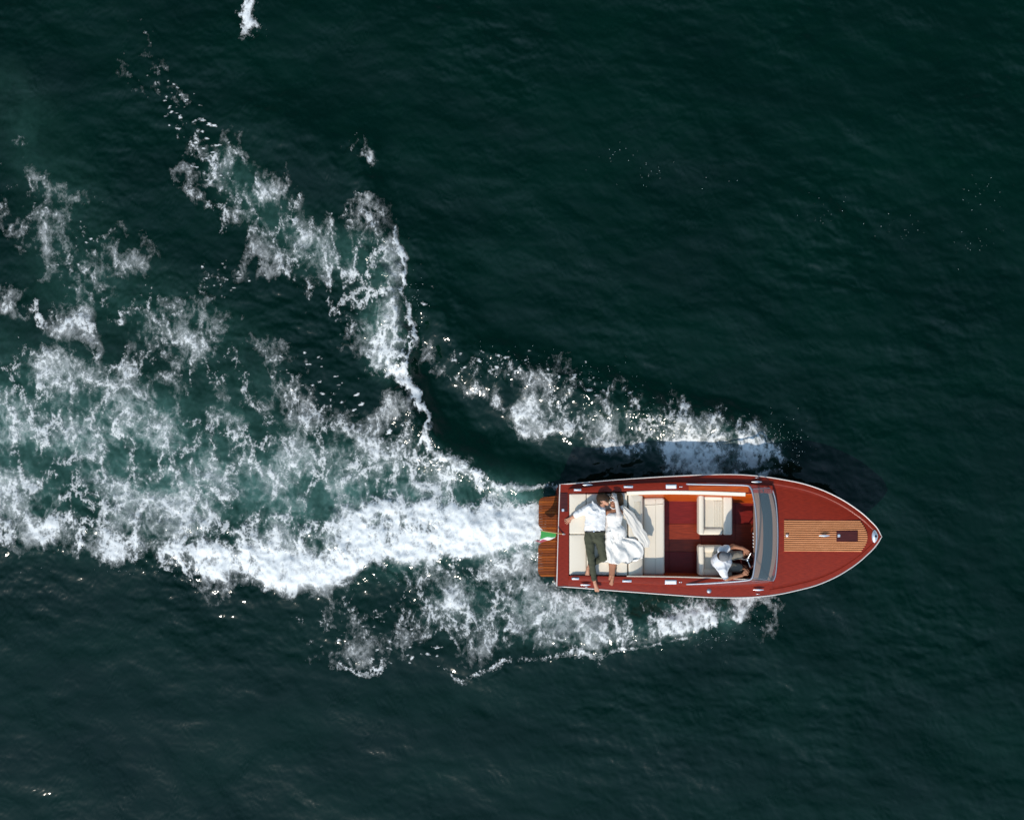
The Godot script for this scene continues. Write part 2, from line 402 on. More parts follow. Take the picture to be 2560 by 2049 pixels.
func build_water() -> void:
	plan_of_wake()
	var S := FastNoiseLite.TYPE_SIMPLEX_SMOOTH
	f_web = field_of(noise(S, 0.016, 11, 2, 60.0, true, 0.013), FOAM_W, 1100)
	f_patch = field_of(noise(S, 0.0165, 23, 3, 26.0, false, 0.015), 1024, 832)
	f_fine = field_of(noise(S, 0.045, 37, 3, 22.0, true, 0.036), FOAM_W, 1250)
	f_grain = field_of(noise(FastNoiseLite.TYPE_SIMPLEX, 0.14, 41, 2))
	f_bend = field_of(noise(S, 0.010, 53, 4), 1024, 832)
	f_bend2 = field_of(noise(S, 0.010, 59, 4), 1024, 832)
	f_streak = field_of(noise(S, 0.006, 61, 3), 1024, 1664)
	f_micro = field_of(noise(S, 0.105, 43, 3, 9.0, true, 0.08))
	f_fleck = field_of(noise(S, 0.085, 47, 3, 5.0, false, 0.05), FOAM_W / 2, FOAM_H)
	var taken := 0
	var sum := 0.0
	var sum2 := 0.0
	for k in range(0, FOAM_W * FOAM_H, 53):
		var l := (f_web[k] * 0.40 + f_fine[k] * 0.30 + f_micro[k] * 0.18 + f_patch[k] * 0.08 + f_grain[k] * 0.04) / 255.0
		taken += 1
		sum += l
		sum2 += l * l
	lace_mean = sum / taken
	lace_dev = sqrt(sum2 / taken - lace_mean * lace_mean)
	k_big = grown(fleck)
	g_big = grown(guide)
	c_big = grown(cloud)
	rows_done.resize(BANDS)
	var job := WorkerThreadPool.add_group_task(foam_band, BANDS)
	WorkerThreadPool.wait_for_group_task_completion(job)
	var foam_px := PackedByteArray()
	var low_px := PackedByteArray()
	for r in rows_done:
		foam_px.append_array(r[0])
		low_px.append_array(r[1])
	var foam_im := Image.create_from_data(FOAM_W, FOAM_H, false, Image.FORMAT_RGBA8, foam_px)
	var low_im := Image.create_from_data(FOAM_W, FOAM_H, false, Image.FORMAT_RGB8, low_px)
	low_im.resize(1024, 832, Image.INTERPOLATE_BILINEAR)
	# relief of the surface
	h_chop = noise(S, 0.42, 71, 3, 0.9, false, 0.3)
	h_rip = noise(S, 1.9, 73, 3, 0.25, false, 1.2)
	h_fine = noise(S, 6.5, 79, 2)
	h_boil = noise(S, 1.6, 83, 3, 0.2, false, 1.5)
	h_rough = noise(S, 0.15, 89, 2, 2.0, false, 0.1)
	xs_ = axis(LO.x, HI.x, 0.03, 2500.0)
	zs_ = axis(LO.y, HI.y, 0.03, 2500.0)
	var nx := xs_.size()
	var nz := zs_.size()
	height_rows.resize(BANDS)
	job = WorkerThreadPool.add_group_task(height_band, BANDS)
	WorkerThreadPool.wait_for_group_task_completion(job)
	heights = PackedFloat32Array()
	for r in height_rows: heights.append_array(r)
	var verts := PackedVector3Array()
	var norms := PackedVector3Array()
	var uvs := PackedVector2Array()
	verts.resize(nx * nz)
	norms.resize(nx * nz)
	uvs.resize(nx * nz)
	for j in nz:
		var z := zs_[j]
		var ja := maxi(j - 1, 0)
		var jb := mini(j + 1, nz - 1)
		for i in nx:
			var k := j * nx + i
			var x := xs_[i]
			verts[k] = Vector3(x, heights[k], z)
			var ia := maxi(i - 1, 0)
			var ib := mini(i + 1, nx - 1)
			norms[k] = Vector3(-(heights[j * nx + ib] - heights[j * nx + ia]) / (xs_[ib] - xs_[ia]), 1.0, -(heights[jb * nx + i] - heights[ja * nx + i]) / (zs_[jb] - zs_[ja])).normalized()
			uvs[k] = Vector2((x - LO.x) / (HI.x - LO.x), (z - LO.y) / (HI.y - LO.y))
	var idx := PackedInt32Array()
	idx.resize((nx - 1) * (nz - 1) * 6)
	var q := 0
	for j in nz - 1:
		for i in nx - 1:
			var k := j * nx + i
			idx[q] = k; idx[q + 1] = k + 1; idx[q + 2] = k + nx
			idx[q + 3] = k + 1; idx[q + 4] = k + nx + 1; idx[q + 5] = k + nx
			q += 6
	var wm := mat(Color.WHITE, 0.11, 0.0, 0.345)
	wm.albedo_texture = ImageTexture.create_from_image(low_im)
	wm.texture_repeat = false
	var water := part("water", sheet(verts, norms, uvs, idx), wm, self)
	tag(water, "dark green open lake water rippled by the boat's wake", "", "", "structure")
	# foam lying on it: only the cells that hold some, lifted by its own thickness
	var cov := PackedFloat32Array()
	cov.resize(nx * nz)
	var small: Image = foam_im.duplicate()
	small.resize(820, 666, Image.INTERPOLATE_BILINEAR)
	var sp := small.get_data()
	for j in nz:
		var v := int((zs_[j] - LO.y) / (HI.y - LO.y) * 666.0)
		if v < 0 or v >= 666: continue
		for i in nx:
			var u := int((xs_[i] - LO.x) / (HI.x - LO.x) * 820.0)
			if u < 0 or u >= 820: continue
			cov[j * nx + i] = sp[(v * 820 + u) * 4 + 3] / 255.0
	var fv := PackedVector3Array()
	var fn := PackedVector3Array()
	var fu := PackedVector2Array()
	var fi := PackedInt32Array()
	var lift := PackedFloat32Array()
	lift.resize(nx * nz)
	var slot := PackedInt32Array()
	slot.resize(nx * nz)
	slot.fill(-1)
	for j in range(1, nz - 1):
		for i in range(1, nx - 1):
			var k := j * nx + i
			var c := (cov[k] * 2.0 + cov[k - 1] + cov[k + 1] + cov[k - nx] + cov[k + nx]) / 6.0
			lift[k] = 0.005 + c * 0.03 + (c * c * 0.018 * (h_boil.get_noise_2d(xs_[i] * 2.1, zs_[j] * 2.1) + 0.4) if c > 0.1 else 0.0)
	for j in range(1, nz - 2):
		for i in range(1, nx - 2):
			var k := j * nx + i
			if cov[k] + cov[k + 1] + cov[k + nx] + cov[k + nx + 1] < 0.02: continue
			for kk in [k, k + 1, k + nx, k + nx + 1]:
				if slot[kk] < 0:
					slot[kk] = fv.size()
					var v := verts[kk]
					v.y += lift[kk]
					fv.append(v)
					var n := norms[kk] / norms[kk].y
					n.x -= (lift[kk + 1] - lift[kk - 1]) / 0.06
					n.z -= (lift[kk + nx] - lift[kk - nx]) / 0.06
					fn.append(n.normalized())
					fu.append(uvs[kk])
			fi.append_array(PackedInt32Array([slot[k], slot[k + 1], slot[k + nx], slot[k + 1], slot[k + nx + 1], slot[k + nx]]))
	var fm := mat(lin(0.80, 0.82, 0.82), 0.9, 0.0, 0.3)
	fm.albedo_texture = ImageTexture.create_from_image(foam_im)
	fm.transparency = BaseMaterial3D.TRANSPARENCY_ALPHA
	fm.texture_repeat = false
	var foam := part("wake_foam", sheet(fv, fn, fu, fi), fm, self)
	tag(foam, "white churned foam of the motorboat's wake spread over dark water", "foam", "", "stuff")
	build_droplets()
	print("water ", nx, "x", nz, " foam verts ", fv.size(), " t ", Time.get_ticks_msec())

func sheet(v: PackedVector3Array, n: PackedVector3Array, uv: PackedVector2Array, idx: PackedInt32Array) -> ArrayMesh:
	var a := []
	a.resize(Mesh.ARRAY_MAX)
	a[Mesh.ARRAY_VERTEX] = v
	if n.size(): a[Mesh.ARRAY_NORMAL] = n
	if uv.size(): a[Mesh.ARRAY_TEX_UV] = uv
	a[Mesh.ARRAY_INDEX] = idx
	var m := ArrayMesh.new()
	m.add_surface_from_arrays(Mesh.PRIMITIVE_TRIANGLES, a)
	return m

func water_height(x: float, z: float) -> float:
	var nx := xs_.size()
	var i := clampi(xs_.bsearch(x), 1, nx - 1)
	var j := clampi(zs_.bsearch(z), 1, zs_.size() - 1)
	return heights[j * nx + i]

# drops thrown from the breaking edges, and froth flecks drifting on the calm water
func build_droplets() -> void:
	var ball := SphereMesh.new()
	ball.radius = 0.5
	ball.height = 1.0
	ball.radial_segments = 8
	ball.rings = 4
	var rng := RandomNumberGenerator.new()
	rng.seed = 77
	var sets := {
		"spray_droplets": [[1940, 1110, 60, 50, 260, 0.30], [1900, 1070, 70, 36, 200, 0.30], [1960, 1150, 40, 30, 90, 0.2], [1800, 1060, 90, 20, 160, 0.2], [1640, 1010, 90, 40, 160, 0.1], [1450, 950, 110, 40, 220, 0.06], [1250, 900, 110, 40, 160, 0.05], [1880, 1540, 60, 30, 160, 0.15], [1780, 1590, 60, 20, 120, 0.1], [1040, 780, 30, 120, 160, 0.06], [1020, 960, 20, 40, 60, 0.1], [640, 70, 20, 40, 60, 0.05], [1330, 1260, 40, 20, 60, 0.1], [1330, 1400, 40, 20, 60, 0.1], [860, 1450, 260, 18, 160, 0.06], [360, 1420, 200, 18, 100, 0.06]],
		"froth_flecks": [[1540, 380, 50, 30, 22, 0.0], [1620, 430, 60, 40, 26, 0.0], [1780, 450, 50, 30, 10, 0.0], [2060, 530, 70, 40, 26, 0.0], [2260, 570, 60, 30, 24, 0.0], [2460, 480, 60, 40, 24, 0.0], [2440, 610, 50, 40, 24, 0.0]]}
	for called in sets:
		var where: Array[Transform3D] = []
		for c in sets[called]:
			for k in int(c[4] * (0.3 if c[5] > 0.0 else 0.8)):
				var sx: float = c[0] + rng.randfn() * c[2] * 0.6
				var sy: float = c[1] + rng.randfn() * c[3] * 0.6
				var p := flat(sx, sy)
				var h: float = absf(rng.randfn()) * c[5]
				var r := rng.randf_range(0.004, 0.011)
				r *= 0.6 + 0.4 * rng.randf()
				var b := Basis.from_scale(Vector3(r * rng.randf_range(0.8, 1.6), r * (1.0 if c[5] > 0.0 else 0.5), r)).rotated(Vector3.UP, rng.randf() * TAU)
				where.append(Transform3D(b, Vector3(p.x, water_height(p.x, p.y) + h + 0.003, p.y)))
		var mm := MultiMesh.new()
		mm.transform_format = MultiMesh.TRANSFORM_3D
		mm.mesh = ball
		mm.instance_count = where.size()
		for i in where.size(): mm.set_instance_transform(i, where[i])
		var o := MultiMeshInstance3D.new()
		o.name = called
		o.multimesh = mm
		o.material_override = mat(lin(0.78, 0.8, 0.8), 0.4)
		add_child(o)
		tag(o, "white drops of spray thrown up beside the motorboat and its wake" if called == "spray_droplets" else "tiny white flecks of froth floating on dark green water", "spray" if called == "spray_droplets" else "froth", "", "stuff")

# ---------------------------------------------------------------- shapes
func smooth_mesh(v: PackedVector3Array, idx: PackedInt32Array) -> ArrayMesh:
	var n := PackedVector3Array()
	n.resize(v.size())
	for i in range(0, idx.size(), 3):
		var a := v[idx[i]]
		var f := (v[idx[i + 2]] - a).cross(v[idx[i + 1]] - a)
		for k in 3: n[idx[i + k]] += f
	for i in n.size(): n[i] = n[i].normalized() if n[i].length_squared() > 1e-20 else Vector3.UP
	return sheet(v, n, PackedVector2Array(), idx)

func hard_mesh(v: PackedVector3Array, idx: PackedInt32Array) -> ArrayMesh:
	var w := PackedVector3Array()
	var n := PackedVector3Array()
	var k := PackedInt32Array()
	for i in range(0, idx.size(), 3):
		var a := v[idx[i]]
		var f := (v[idx[i + 2]] - a).cross(v[idx[i + 1]] - a)
		if f.length_squared() < 1e-20: continue
		f = f.normalized()
		for j in 3:
			k.append(w.size())
			w.append(v[idx[i + j]])
			n.append(f)
	return sheet(w, n, PackedVector2Array(), k)

# a skin over rings of equal size; ring by ring, upwards for an upright body
func skin(rings: Array, closed := true, cap0 := false, cap1 := true, hard := false) -> ArrayMesh:
	var v := PackedVector3Array()
	var idx := PackedInt32Array()
	var m: int = rings[0].size()
	for r in rings: v.append_array(r)
	for i in rings.size() - 1:
		for j in (m if closed else m - 1):
			var a := i * m + j
			var b := i * m + (j + 1) % m
			idx.append_array(PackedInt32Array([a, b, a + m, b, b + m, a + m]))
	for e in 2:
		if (cap0 if e == 0 else cap1):
			var o: int = 0 if e == 0 else (rings.size() - 1) * m
			var mid := Vector3.ZERO
			for j in m: mid += v[o + j]
			v.append(mid / m)
			for j in m:
				var t := [v.size() - 1, o + (j + 1) % m, o + j] if e == 0 else [v.size() - 1, o + j, o + (j + 1) % m]
				idx.append_array(PackedInt32Array(t))
	return hard_mesh(v, idx) if hard else smooth_mesh(v, idx)

func patch(f: Callable, nu: int, nv: int) -> ArrayMesh:
	var rings := []
	for i in nu + 1:
		var r := PackedVector3Array()
		for j in nv + 1: r.append(f.call(float(i) / nu, float(j) / nv))
		rings.append(r)
	return skin(rings, false, false, false)

# a cushion, plank or block over four plan corners (in order round the outline), with rounded corners and edges
func pad(c: Array, y0: float, y1: float, corner := 0.03, edge := 0.02, dome := 0.0, fine := 3) -> ArrayMesh:
	var w: float = ((c[1] - c[0]).length() + (c[2] - c[3]).length()) / 2.0
	var h: float = ((c[3] - c[0]).length() + (c[2] - c[1]).length()) / 2.0
	var dy := [c[0].y, c[1].y, c[2].y, c[3].y]
	var put := func(x: float, z: float, y: float) -> Vector3:
		var u := x / w + 0.5
		var v := z / h + 0.5
		var p: Vector3 = c[0].lerp(c[1], u).lerp(c[3].lerp(c[2], u), v)
		return Vector3(p.x, y + p.y, p.z)
	var ring := func(inset: float, y: float) -> PackedVector3Array:
		var out := PackedVector3Array()
		var r := maxf(corner - inset, 0.0)
		var hx := w / 2.0 - inset - r
		var hz := h / 2.0 - inset - r
		var sides := [[-1, -1, PI], [1, -1, PI * 1.5], [1, 1, 0.0], [-1, 1, PI * 0.5]]
		for s in sides:
			for k in (fine + 1 if corner > 0.0 else 1):
				var a: float = s[2] + (PI / 2.0 * k / fine if corner > 0.0 else PI / 4.0)
				out.append(put.call(s[0] * hx + cos(a) * r, s[1] * hz + sin(a) * r, y))
		return out
	var rings := [ring.call(0.0, y0), ring.call(0.0, y1 - edge)]
	var steps := 1 if corner == 0.0 else fine
	for k in range(1, steps + 1):
		var a := PI / 2.0 * k / steps
		rings.append(ring.call(edge * (1.0 - cos(a)), y1 - edge * (1.0 - sin(a))))
	if dome > 0.0:
		for k in [0.2, 0.45, 0.7]:
			rings.append(ring.call(edge + (minf(w, h) / 2.0 - edge) * k, y1 + dome * (1.0 - (1.0 - k) * (1.0 - k))))
	return skin(rings, true, false, true, corner == 0.0)

func tube(path: Array, radius: Variant, sides := 8, closed := false, flat_y := 1.0) -> ArrayMesh:
	var rings := []
	var n := path.size()
	var side := Vector3.ZERO
	for i in n:
		var a: Vector3 = path[(i - 1 + n) % n] if closed else path[maxi(i - 1, 0)]
		var b: Vector3 = path[(i + 1) % n] if closed else path[mini(i + 1, n - 1)]
		var d := (b - a).normalized()
		if side == Vector3.ZERO:
			side = d.cross(Vector3.UP if absf(d.y) < 0.9 else Vector3.RIGHT).normalized()
		side = (side - d * side.dot(d)).normalized()
		var up := side.cross(d)
		var r: float = radius[i] if radius is Array else radius
		var ring := PackedVector3Array()
		for k in sides:
			var t := TAU * k / sides
			ring.append(path[i] + side * cos(t) * r + up * sin(t) * r * flat_y)
		rings.append(ring)
	if closed:
		rings.append(rings[0])
		return skin(rings, true, false, false)
	return skin(rings, true, true, true)

func bend(pts: Array, steps := 6) -> Array:
	var out := []
	for i in pts.size() - 1:
		var p0: Vector3 = pts[maxi(i - 1, 0)]
		var p3: Vector3 = pts[mini(i + 2, pts.size() - 1)]
		for k in steps:
			out.append((pts[i] as Vector3).cubic_interpolate(pts[i + 1], p0, p3, float(k) / steps))
	out.append(pts[-1])
	return out

func table(t: Array, x: float) -> float:
	for i in t.size() - 1:
		if x <= t[i + 1][0] or i == t.size() - 2:
			var a: Array = t[i]
			var b: Array = t[i + 1]
			var pa: Array = t[maxi(i - 1, 0)]
			var pb: Array = t[mini(i + 2, t.size() - 1)]
			var w: float = (x - a[0]) / (b[0] - a[0])
			return cubic_interpolate_in_time(a[1], b[1], pa[1], pb[1], w, b[0] - a[0], pa[0] - a[0] if i > 0 else a[0] - b[0], pb[0] - a[0] if i < t.size() - 2 else 2.0 * (b[0] - a[0]))
	return 0.0

func disc(where: Vector3, r: float, h: float, dome := 0.0, n := 14) -> ArrayMesh:
	var rings := []
	for s in [[1.0, 0.0], [1.0, h * 0.7], [0.9, h], [0.6, h + dome * 0.7], [0.25, h + dome]]:
		var ring := PackedVector3Array()
		for k in n:
			var t := TAU * k / n
			ring.append(where + Vector3(cos(t) * r * s[0], s[1], sin(t) * r * s[0]))
		rings.append(ring)
	return skin(rings)

# ---------------------------------------------------------------- materials
var M := {}
func grain_texture(seed_: int, dark: float, freq := 0.03) -> NoiseTexture2D:
	var t := NoiseTexture2D.new()
	t.width = 512
	t.height = 512
	t.seamless = true
	t.noise = noise(FastNoiseLite.TYPE_SIMPLEX_SMOOTH, freq, seed_, 5)
	var g := Gradient.new()
	g.set_color(0, Color(dark, dark * 0.96, dark * 0.9))
	g.set_color(1, Color(1, 1, 1))
	t.color_ramp = g
	return t

func wood(color: Color, seed_: int, rough := 0.28, dark := 0.62, coat := 0.5, scale := Vector3(0.22, 2.4, 2.4)) -> StandardMaterial3D:
	var m := mat(color, rough, 0.0, 0.32)
	m.albedo_texture = grain_texture(seed_, dark)
	m.uv1_triplanar = true
	m.uv1_world_triplanar = true
	m.uv1_scale = scale
	m.uv1_offset = Vector3(seed_ * 0.37, seed_ * 0.11, seed_ * 0.23)
	if coat > 0.0:
		m.clearcoat_enabled = true
		m.clearcoat = coat
		m.clearcoat_roughness = 0.2
	return m

func cloth(color: Color, seed_: int, dark := 0.9, scale := 6.0, relief := 0.15) -> StandardMaterial3D:
	var m := mat(color, 0.85, 0.0, 0.3)
	m.albedo_texture = grain_texture(seed_, dark, 0.05)
	m.uv1_triplanar = true
	m.uv1_scale = Vector3.ONE * scale
	return m

func make_materials() -> void:
	M.deck = wood(lin(0.285, 0.024, 0.006), 1, 0.36, 0.72, 0.18, Vector3(0.45, 5.0, 5.0))
	M.deck_dark = wood(lin(0.085, 0.014, 0.010), 2, 0.35, 0.7, 0.3)
	M.hull = wood(lin(0.20, 0.026, 0.013), 3, 0.25, 0.7, 0.5)
	M.orange = wood(lin(0.58, 0.095, 0.006), 4, 0.3, 0.7, 0.4)
	M.floor = wood(lin(0.22, 0.014, 0.010), 5, 0.45, 0.75, 0.15)
	M.floor_mid = wood(lin(0.32, 0.042, 0.012), 6, 0.4, 0.7, 0.2)
	M.slat = wood(lin(0.78, 0.33, 0.15), 7, 0.6, 0.85, 0.0)
	M.joint = wood(lin(0.12, 0.045, 0.016), 8, 0.6, 0.8, 0.0)
	M.plank_a = wood(lin(0.30, 0.070, 0.008), 9, 0.55, 0.72, 0.05)
	M.plank_b = wood(lin(0.22, 0.050, 0.007), 10, 0.55, 0.72, 0.05)
	M.plank_c = wood(lin(0.38, 0.095, 0.010), 12, 0.55, 0.72, 0.05)
	M.gap = mat(lin(0.02, 0.008, 0.005), 0.8)
	M.cream = cloth(lin(0.82, 0.77, 0.68), 13, 0.93, 5.0, 0.1)
	M.cream_rib = cloth(lin(0.76, 0.71, 0.61), 14, 0.9, 9.0, 0.1)
	M.piping = mat(lin(0.62, 0.56, 0.46), 0.7)
	M.chrome = mat(lin(0.85, 0.86, 0.88), 0.34, 0.85)
	M.steel = mat(lin(0.34, 0.37, 0.42), 0.5, 0.8)
	M.rail = mat(lin(0.66, 0.60, 0.56), 0.5, 0.3)
	M.white = mat(lin(0.82, 0.82, 0.82), 0.35)
	M.dark = mat(lin(0.012, 0.012, 0.013), 0.5)
	M.teal = cloth(lin(0.008, 0.036, 0.056), 15, 0.85, 8.0, 0.05)
	M.brown = cloth(lin(0.24, 0.155, 0.12), 16, 0.9, 8.0, 0.05)
	var g := mat(Color(0.85, 0.92, 0.95, 0.06), 0.02, 0.0, 0.5)
	g.transparency = BaseMaterial3D.TRANSPARENCY_ALPHA
	M.glass = g

# ---------------------------------------------------------------- the boat
const EDGE_U := [[1400, 1210], [1550, 1198.5], [1700, 1189], [1765, 1186.3], [1848, 1186], [1901, 1190], [1953, 1197.5], [2017, 1211], [2080, 1235], [2132, 1265], [2174, 1299], [2198, 1327], [2205, 1341]]
const EDGE_L := [[1392, 1465.5], [1550, 1477], [1700, 1488], [1760, 1492], [1828, 1493.7], [1890, 1491.5], [1953, 1484], [1990, 1476], [2048.5, 1460], [2111, 1430], [2163, 1391.5], [2198, 1353], [2205, 1341]]
const COAM_U := [[1424, 1221], [1505, 1213.5], [1582, 1208.5], [1680, 1205], [1770, 1206], [1870, 1209], [1930, 1213]]
const COAM_L := [[1424, 1450], [1528, 1455.5], [1640, 1461], [1700, 1464], [1800, 1466], [1911, 1461], [1930, 1459]]
const OPEN_U := [[1424, 1232.5], [1570, 1228], [1640, 1226], [1760, 1227], [1870, 1231], [1930, 1233]]
const OPEN_L := [[1424, 1438], [1570, 1441], [1700, 1443], [1800, 1446], [1876, 1449], [1930, 1450]]
const FLOOR := 0.15

func sheer(sx: float) -> float:
	var t := clampf((sx - 1395.0) / 810.0, 0.0, 1.1)
	return 0.66 + 0.06 * t + 0.16 * t * t

func on(sx: float, sy: float, h: float) -> Vector3:
	return at(sx, sy, sheer(sx) + h)

func edge_of(t: float, low: bool) -> Vector2:
	var e: Array = EDGE_L if low else EDGE_U
	var x := lerpf(e[0][0], 2205.0, t)
	return Vector2(x, table(e, x))

func rect(x0: float, y0: float, x1: float, y1: float, h: float, deck := true) -> Array:
	var out := []
	for p in [[x0, y0], [x1, y0], [x1, y1], [x0, y1]]:
		out.append(on(p[0], p[1], h) if deck else at(p[0], p[1], h))
	return out

func sit(c: Array) -> Array:      # plan corners with their height taken off
	var out := []
	for p in c: out.append(Vector3(p.x, 0.0, p.z))
	return out

func cleat(boat: Node, sx: float, sy: float, length: float, h: float) -> void:
	var a := on(sx - length / 2.0, sy, h)
	var b := on(sx + length / 2.0, sy, h)
	var mid := (a + b) / 2.0
	var up := Vector3(0, 0.045, 0)
	var path := []
	var rad := []
	for k in 9:
		var t := k / 8.0
		path.append(a.lerp(b, t) + up + Vector3(0, 0.006 * absf(t - 0.5), 0))
		rad.append(lerpf(0.022, 0.006, pow(absf(t - 0.5) * 2.0, 1.6)))
	var c := part("cleat", tube(path, rad, 8, false, 0.7), M.chrome, boat)
	for s in [-1.0, 1.0]:
		var foot: Vector3 = mid + (b - a) * 0.13 * s
		part("cleat_post", tube([foot - Vector3(0, 0.002, 0), foot + up], 0.011, 8), M.chrome, c)

func build_boat() -> void:
	make_materials()
	var boat := thing("motorboat", "varnished mahogany runabout motorboat with cream seats and striped foredeck", "motorboat")
	# hull: sections from gunwale over the chine to the keel
	var hull := func(u: float, v: float) -> Vector3:
		var t := 1.0 - pow(1.0 - u, 1.5)
		var a := edge_of(t, false)
		var b := edge_of(t, true)
		var prof := [[0.0, 1.0], [0.012, 0.75], [0.05, 0.3], [0.11, 0.04], [0.5, -0.28]]
		var w := v if v <= 0.5 else 1.0 - v
		var f := w * 2.0 * (prof.size() - 1)
		var i := mini(int(f), prof.size() - 2)
		var q0: Array = prof[i]
		var q1: Array = prof[i + 1]
		var across: float = lerpf(q0[0], q1[0], f - i)
		var up: float = lerpf(q0[1], q1[1], f - i)
		var p := a.lerp(b, across if v <= 0.5 else 1.0 - across)
		var top := sheer(p.x) - 0.012
		var y := top * up if up > 0.0 else up * (1.0 - 0.6 * t)
		var r := at(p.x, p.y, top)
		r.y = y
		r.x -= (top - y) * (0.1 + 0.55 * pow(t, 4.0))
		return r
	part("hull", patch(hull, 40, 16), M.hull, boat)
	var transom := func(u: float, v: float) -> Vector3:
		var p: Vector3 = hull.call(0.0, u)
		var q: Vector3 = hull.call(0.0, 0.0).lerp(hull.call(0.0, 1.0), u)
		return q.lerp(p, v)
	part("transom", patch(transom, 16, 3), M.hull, boat)
	# side decks with their raised coamings
	for low in [false, true]:
		var co: Array = COAM_L if low else COAM_U
		var op: Array = OPEN_L if low else OPEN_U
		var s := 1.0 if low else -1.0
		var side := func(u: float, v: float) -> Vector3:
			var x := lerpf(1421.0, 1932.0, u)
			var e := table(EDGE_L if low else EDGE_U, x)
			var c := table(co, x)
			var o := table(op, x)
			var rise := 0.09 * smoothstep(1421.0, 1432.0, x)
			var row := [[e, 0.0], [lerpf(e, c, 0.5), 0.012], [c + s * 1.2, 0.016], [c + s * 0.6, 0.016], [c, 0.016 + rise * 0.8], [c - s * 1.2, 0.016 + rise], [o + s * 1.0, 0.02 + rise], [o, 0.014 + rise], [o, -0.12]]
			var k := int(round(v * 8.0))
			return on(x, row[k][0], row[k][1])
		part("side_deck", patch(side, 60, 8), M.deck, boat)
	var stern := func(u: float, v: float) -> Vector3:
		var a := Vector2(lerpf(1400.0, 1422.0, u), lerpf(1210.0, table(EDGE_U, 1422.0), u))
		var b := Vector2(lerpf(1392.0, 1422.0, u), lerpf(1465.5, table(EDGE_L, 1422.0), u))
		var p := a.lerp(b, v)
		return on(p.x, p.y, 0.015 * (1.0 - pow(2.0 * v - 1.0, 4.0)))
	part("stern_deck", patch(stern, 5, 20), M.deck, boat)
	part("stern_hatch", pad(rect(1400.5, 1232, 1419, 1279, 0.014), 0.0, 0.008, 0.01, 0.004), M.deck_dark, boat, "dark stern hatch with a small chrome latch")
	part("latch", pad(rect(1404.5, 1271.5, 1410.5, 1278, 0.02), 0.0, 0.014, 0.008, 0.004), M.chrome, boat)
	# foredeck: a covering board round a slightly lower cambered panel
	var fore := func(u: float, v: float) -> Vector3:
		var t := lerpf(0.655, 1.0, 1.0 - pow(1.0 - u, 1.4))
		var a := edge_of(t, false)
		var b := edge_of(t, true)
		var span := a.distance_to(b)
		var lip := minf(15.0, span * 0.3) / maxf(span, 0.01)
		var cols := [0.0, 0.35, 0.92, 1.0, 1.12, 0.0, 0.0, 0.0]
		var n := 40
		var k := int(round(v * n))
		var across := 0.0
		var h := 0.0
		var kk := mini(k, n - k)
		if kk < 5:
			across = lip * cols[kk]
			h = [0.0, 0.012, 0.02, 0.017, 0.006][kk]
		else:
			across = lerpf(lip * 1.12, 0.5, (kk - 4) / 16.0)
			var d := 1.0 - (across - lip) / maxf(0.5 - lip, 0.01)
			h = 0.006 + 0.05 * (1.0 - d * d) * minf(span / 220.0, 1.0)
		if k > n - k: across = 1.0 - across
		var p := a.lerp(b, across)
		return on(p.x, p.y, h)
	part("foredeck", patch(fore, 44, 40), M.deck, boat)
	# striped planking laid on the foredeck
	var ends := [[1299, 2150], [1310, 2157], [1325, 2165], [1338, 2168.5], [1352, 2167], [1365, 2161], [1379, 2152]]
	var crown := func(sx: float, sy: float) -> float:
		var e := table(EDGE_U, sx)
		var f := table(EDGE_L, sx)
		var lip := minf(15.0, (f - e) * 0.3)
		var d := absf((sy - (e + f) / 2.0) / maxf((f - e) / 2.0 - lip, 1.0))
		return 0.006 + 0.05 * (1.0 - minf(d * d, 1.0)) * minf((f - e) / 220.0, 1.0)
	for k in 15:
		for dark in 2:
			if k == 14 and dark == 1: continue
			var y0 := 1300.2 + k * 5.28 + (3.0 if dark else 0.0)
			var y1 := y0 + (2.28 if dark else 3.0)
			var ym := (y0 + y1) / 2.0
			var spans := [[1960.5, table(ends, ym)]]
			if ym > 1326.0 and ym < 1352.5: spans = [[1960.5, 2091.0], [2144.5, table(ends, ym)]]
			for sp in spans:
				var c := []
				for q in [[sp[0], y0], [sp[1], y0 + 1.0], [sp[1], y1 + 1.0], [sp[0], y1]]: c.append(on(q[0], q[1], crown.call(q[0], q[1])))
				part("dark_strip" if dark else "deck_strip", pad(c, -0.004, 0.019 if dark else 0.027, 0.0, 0.003), M.joint if dark else M.slat, boat)
	var hx := (crown.call(2118.0, 1338.0) as float) + 0.018
	var hatch := part("foredeck_hatch", pad(rect(2091.3, 1326.3, 2144.3, 1351.7, hx - 0.01), 0.0, 0.022, 0.008, 0.005), M.deck_dark, boat, "dark mahogany hatch set in the striped planking")
	part("latch", pad(rect(2094.5, 1335, 2101, 1342, hx + 0.011), 0.0, 0.012, 0.01, 0.005), M.chrome, hatch)
	cleat(boat, 2060, 1338, 27, crown.call(2060.0, 1338.0) + 0.024)
	part("deck_light", disc(on(1967.6, 1338, crown.call(1968.0, 1338.0) + 0.024), 0.033, 0.03, 0.02), M.chrome, boat)
	# chrome chock on the stem
	var chock := []
	for s in [[1.0, 0.0], [1.0, 0.016], [0.7, 0.034], [0.3, 0.042]]:
		var ring := PackedVector3Array()
		for k in 20:
			var a := TAU * k / 20.0
			var px := cos(a) * (8.0 if cos(a) > 0.0 else 8.5)
			var py := sin(a) * 16.0 * (1.0 - 0.35 * maxf(cos(a), 0.0))
			ring.append(on(2188.0 + px * s[0], 1340.5 + py * s[0], 0.022 + s[1]))
		chock.append(ring)
	var stem := part("bow_fitting", skin(chock), M.chrome, boat)
	part("navigation_light", disc(on(2190, 1340.5, 0.06), 0.022, 0.02, 0.015), M.dark, stem)
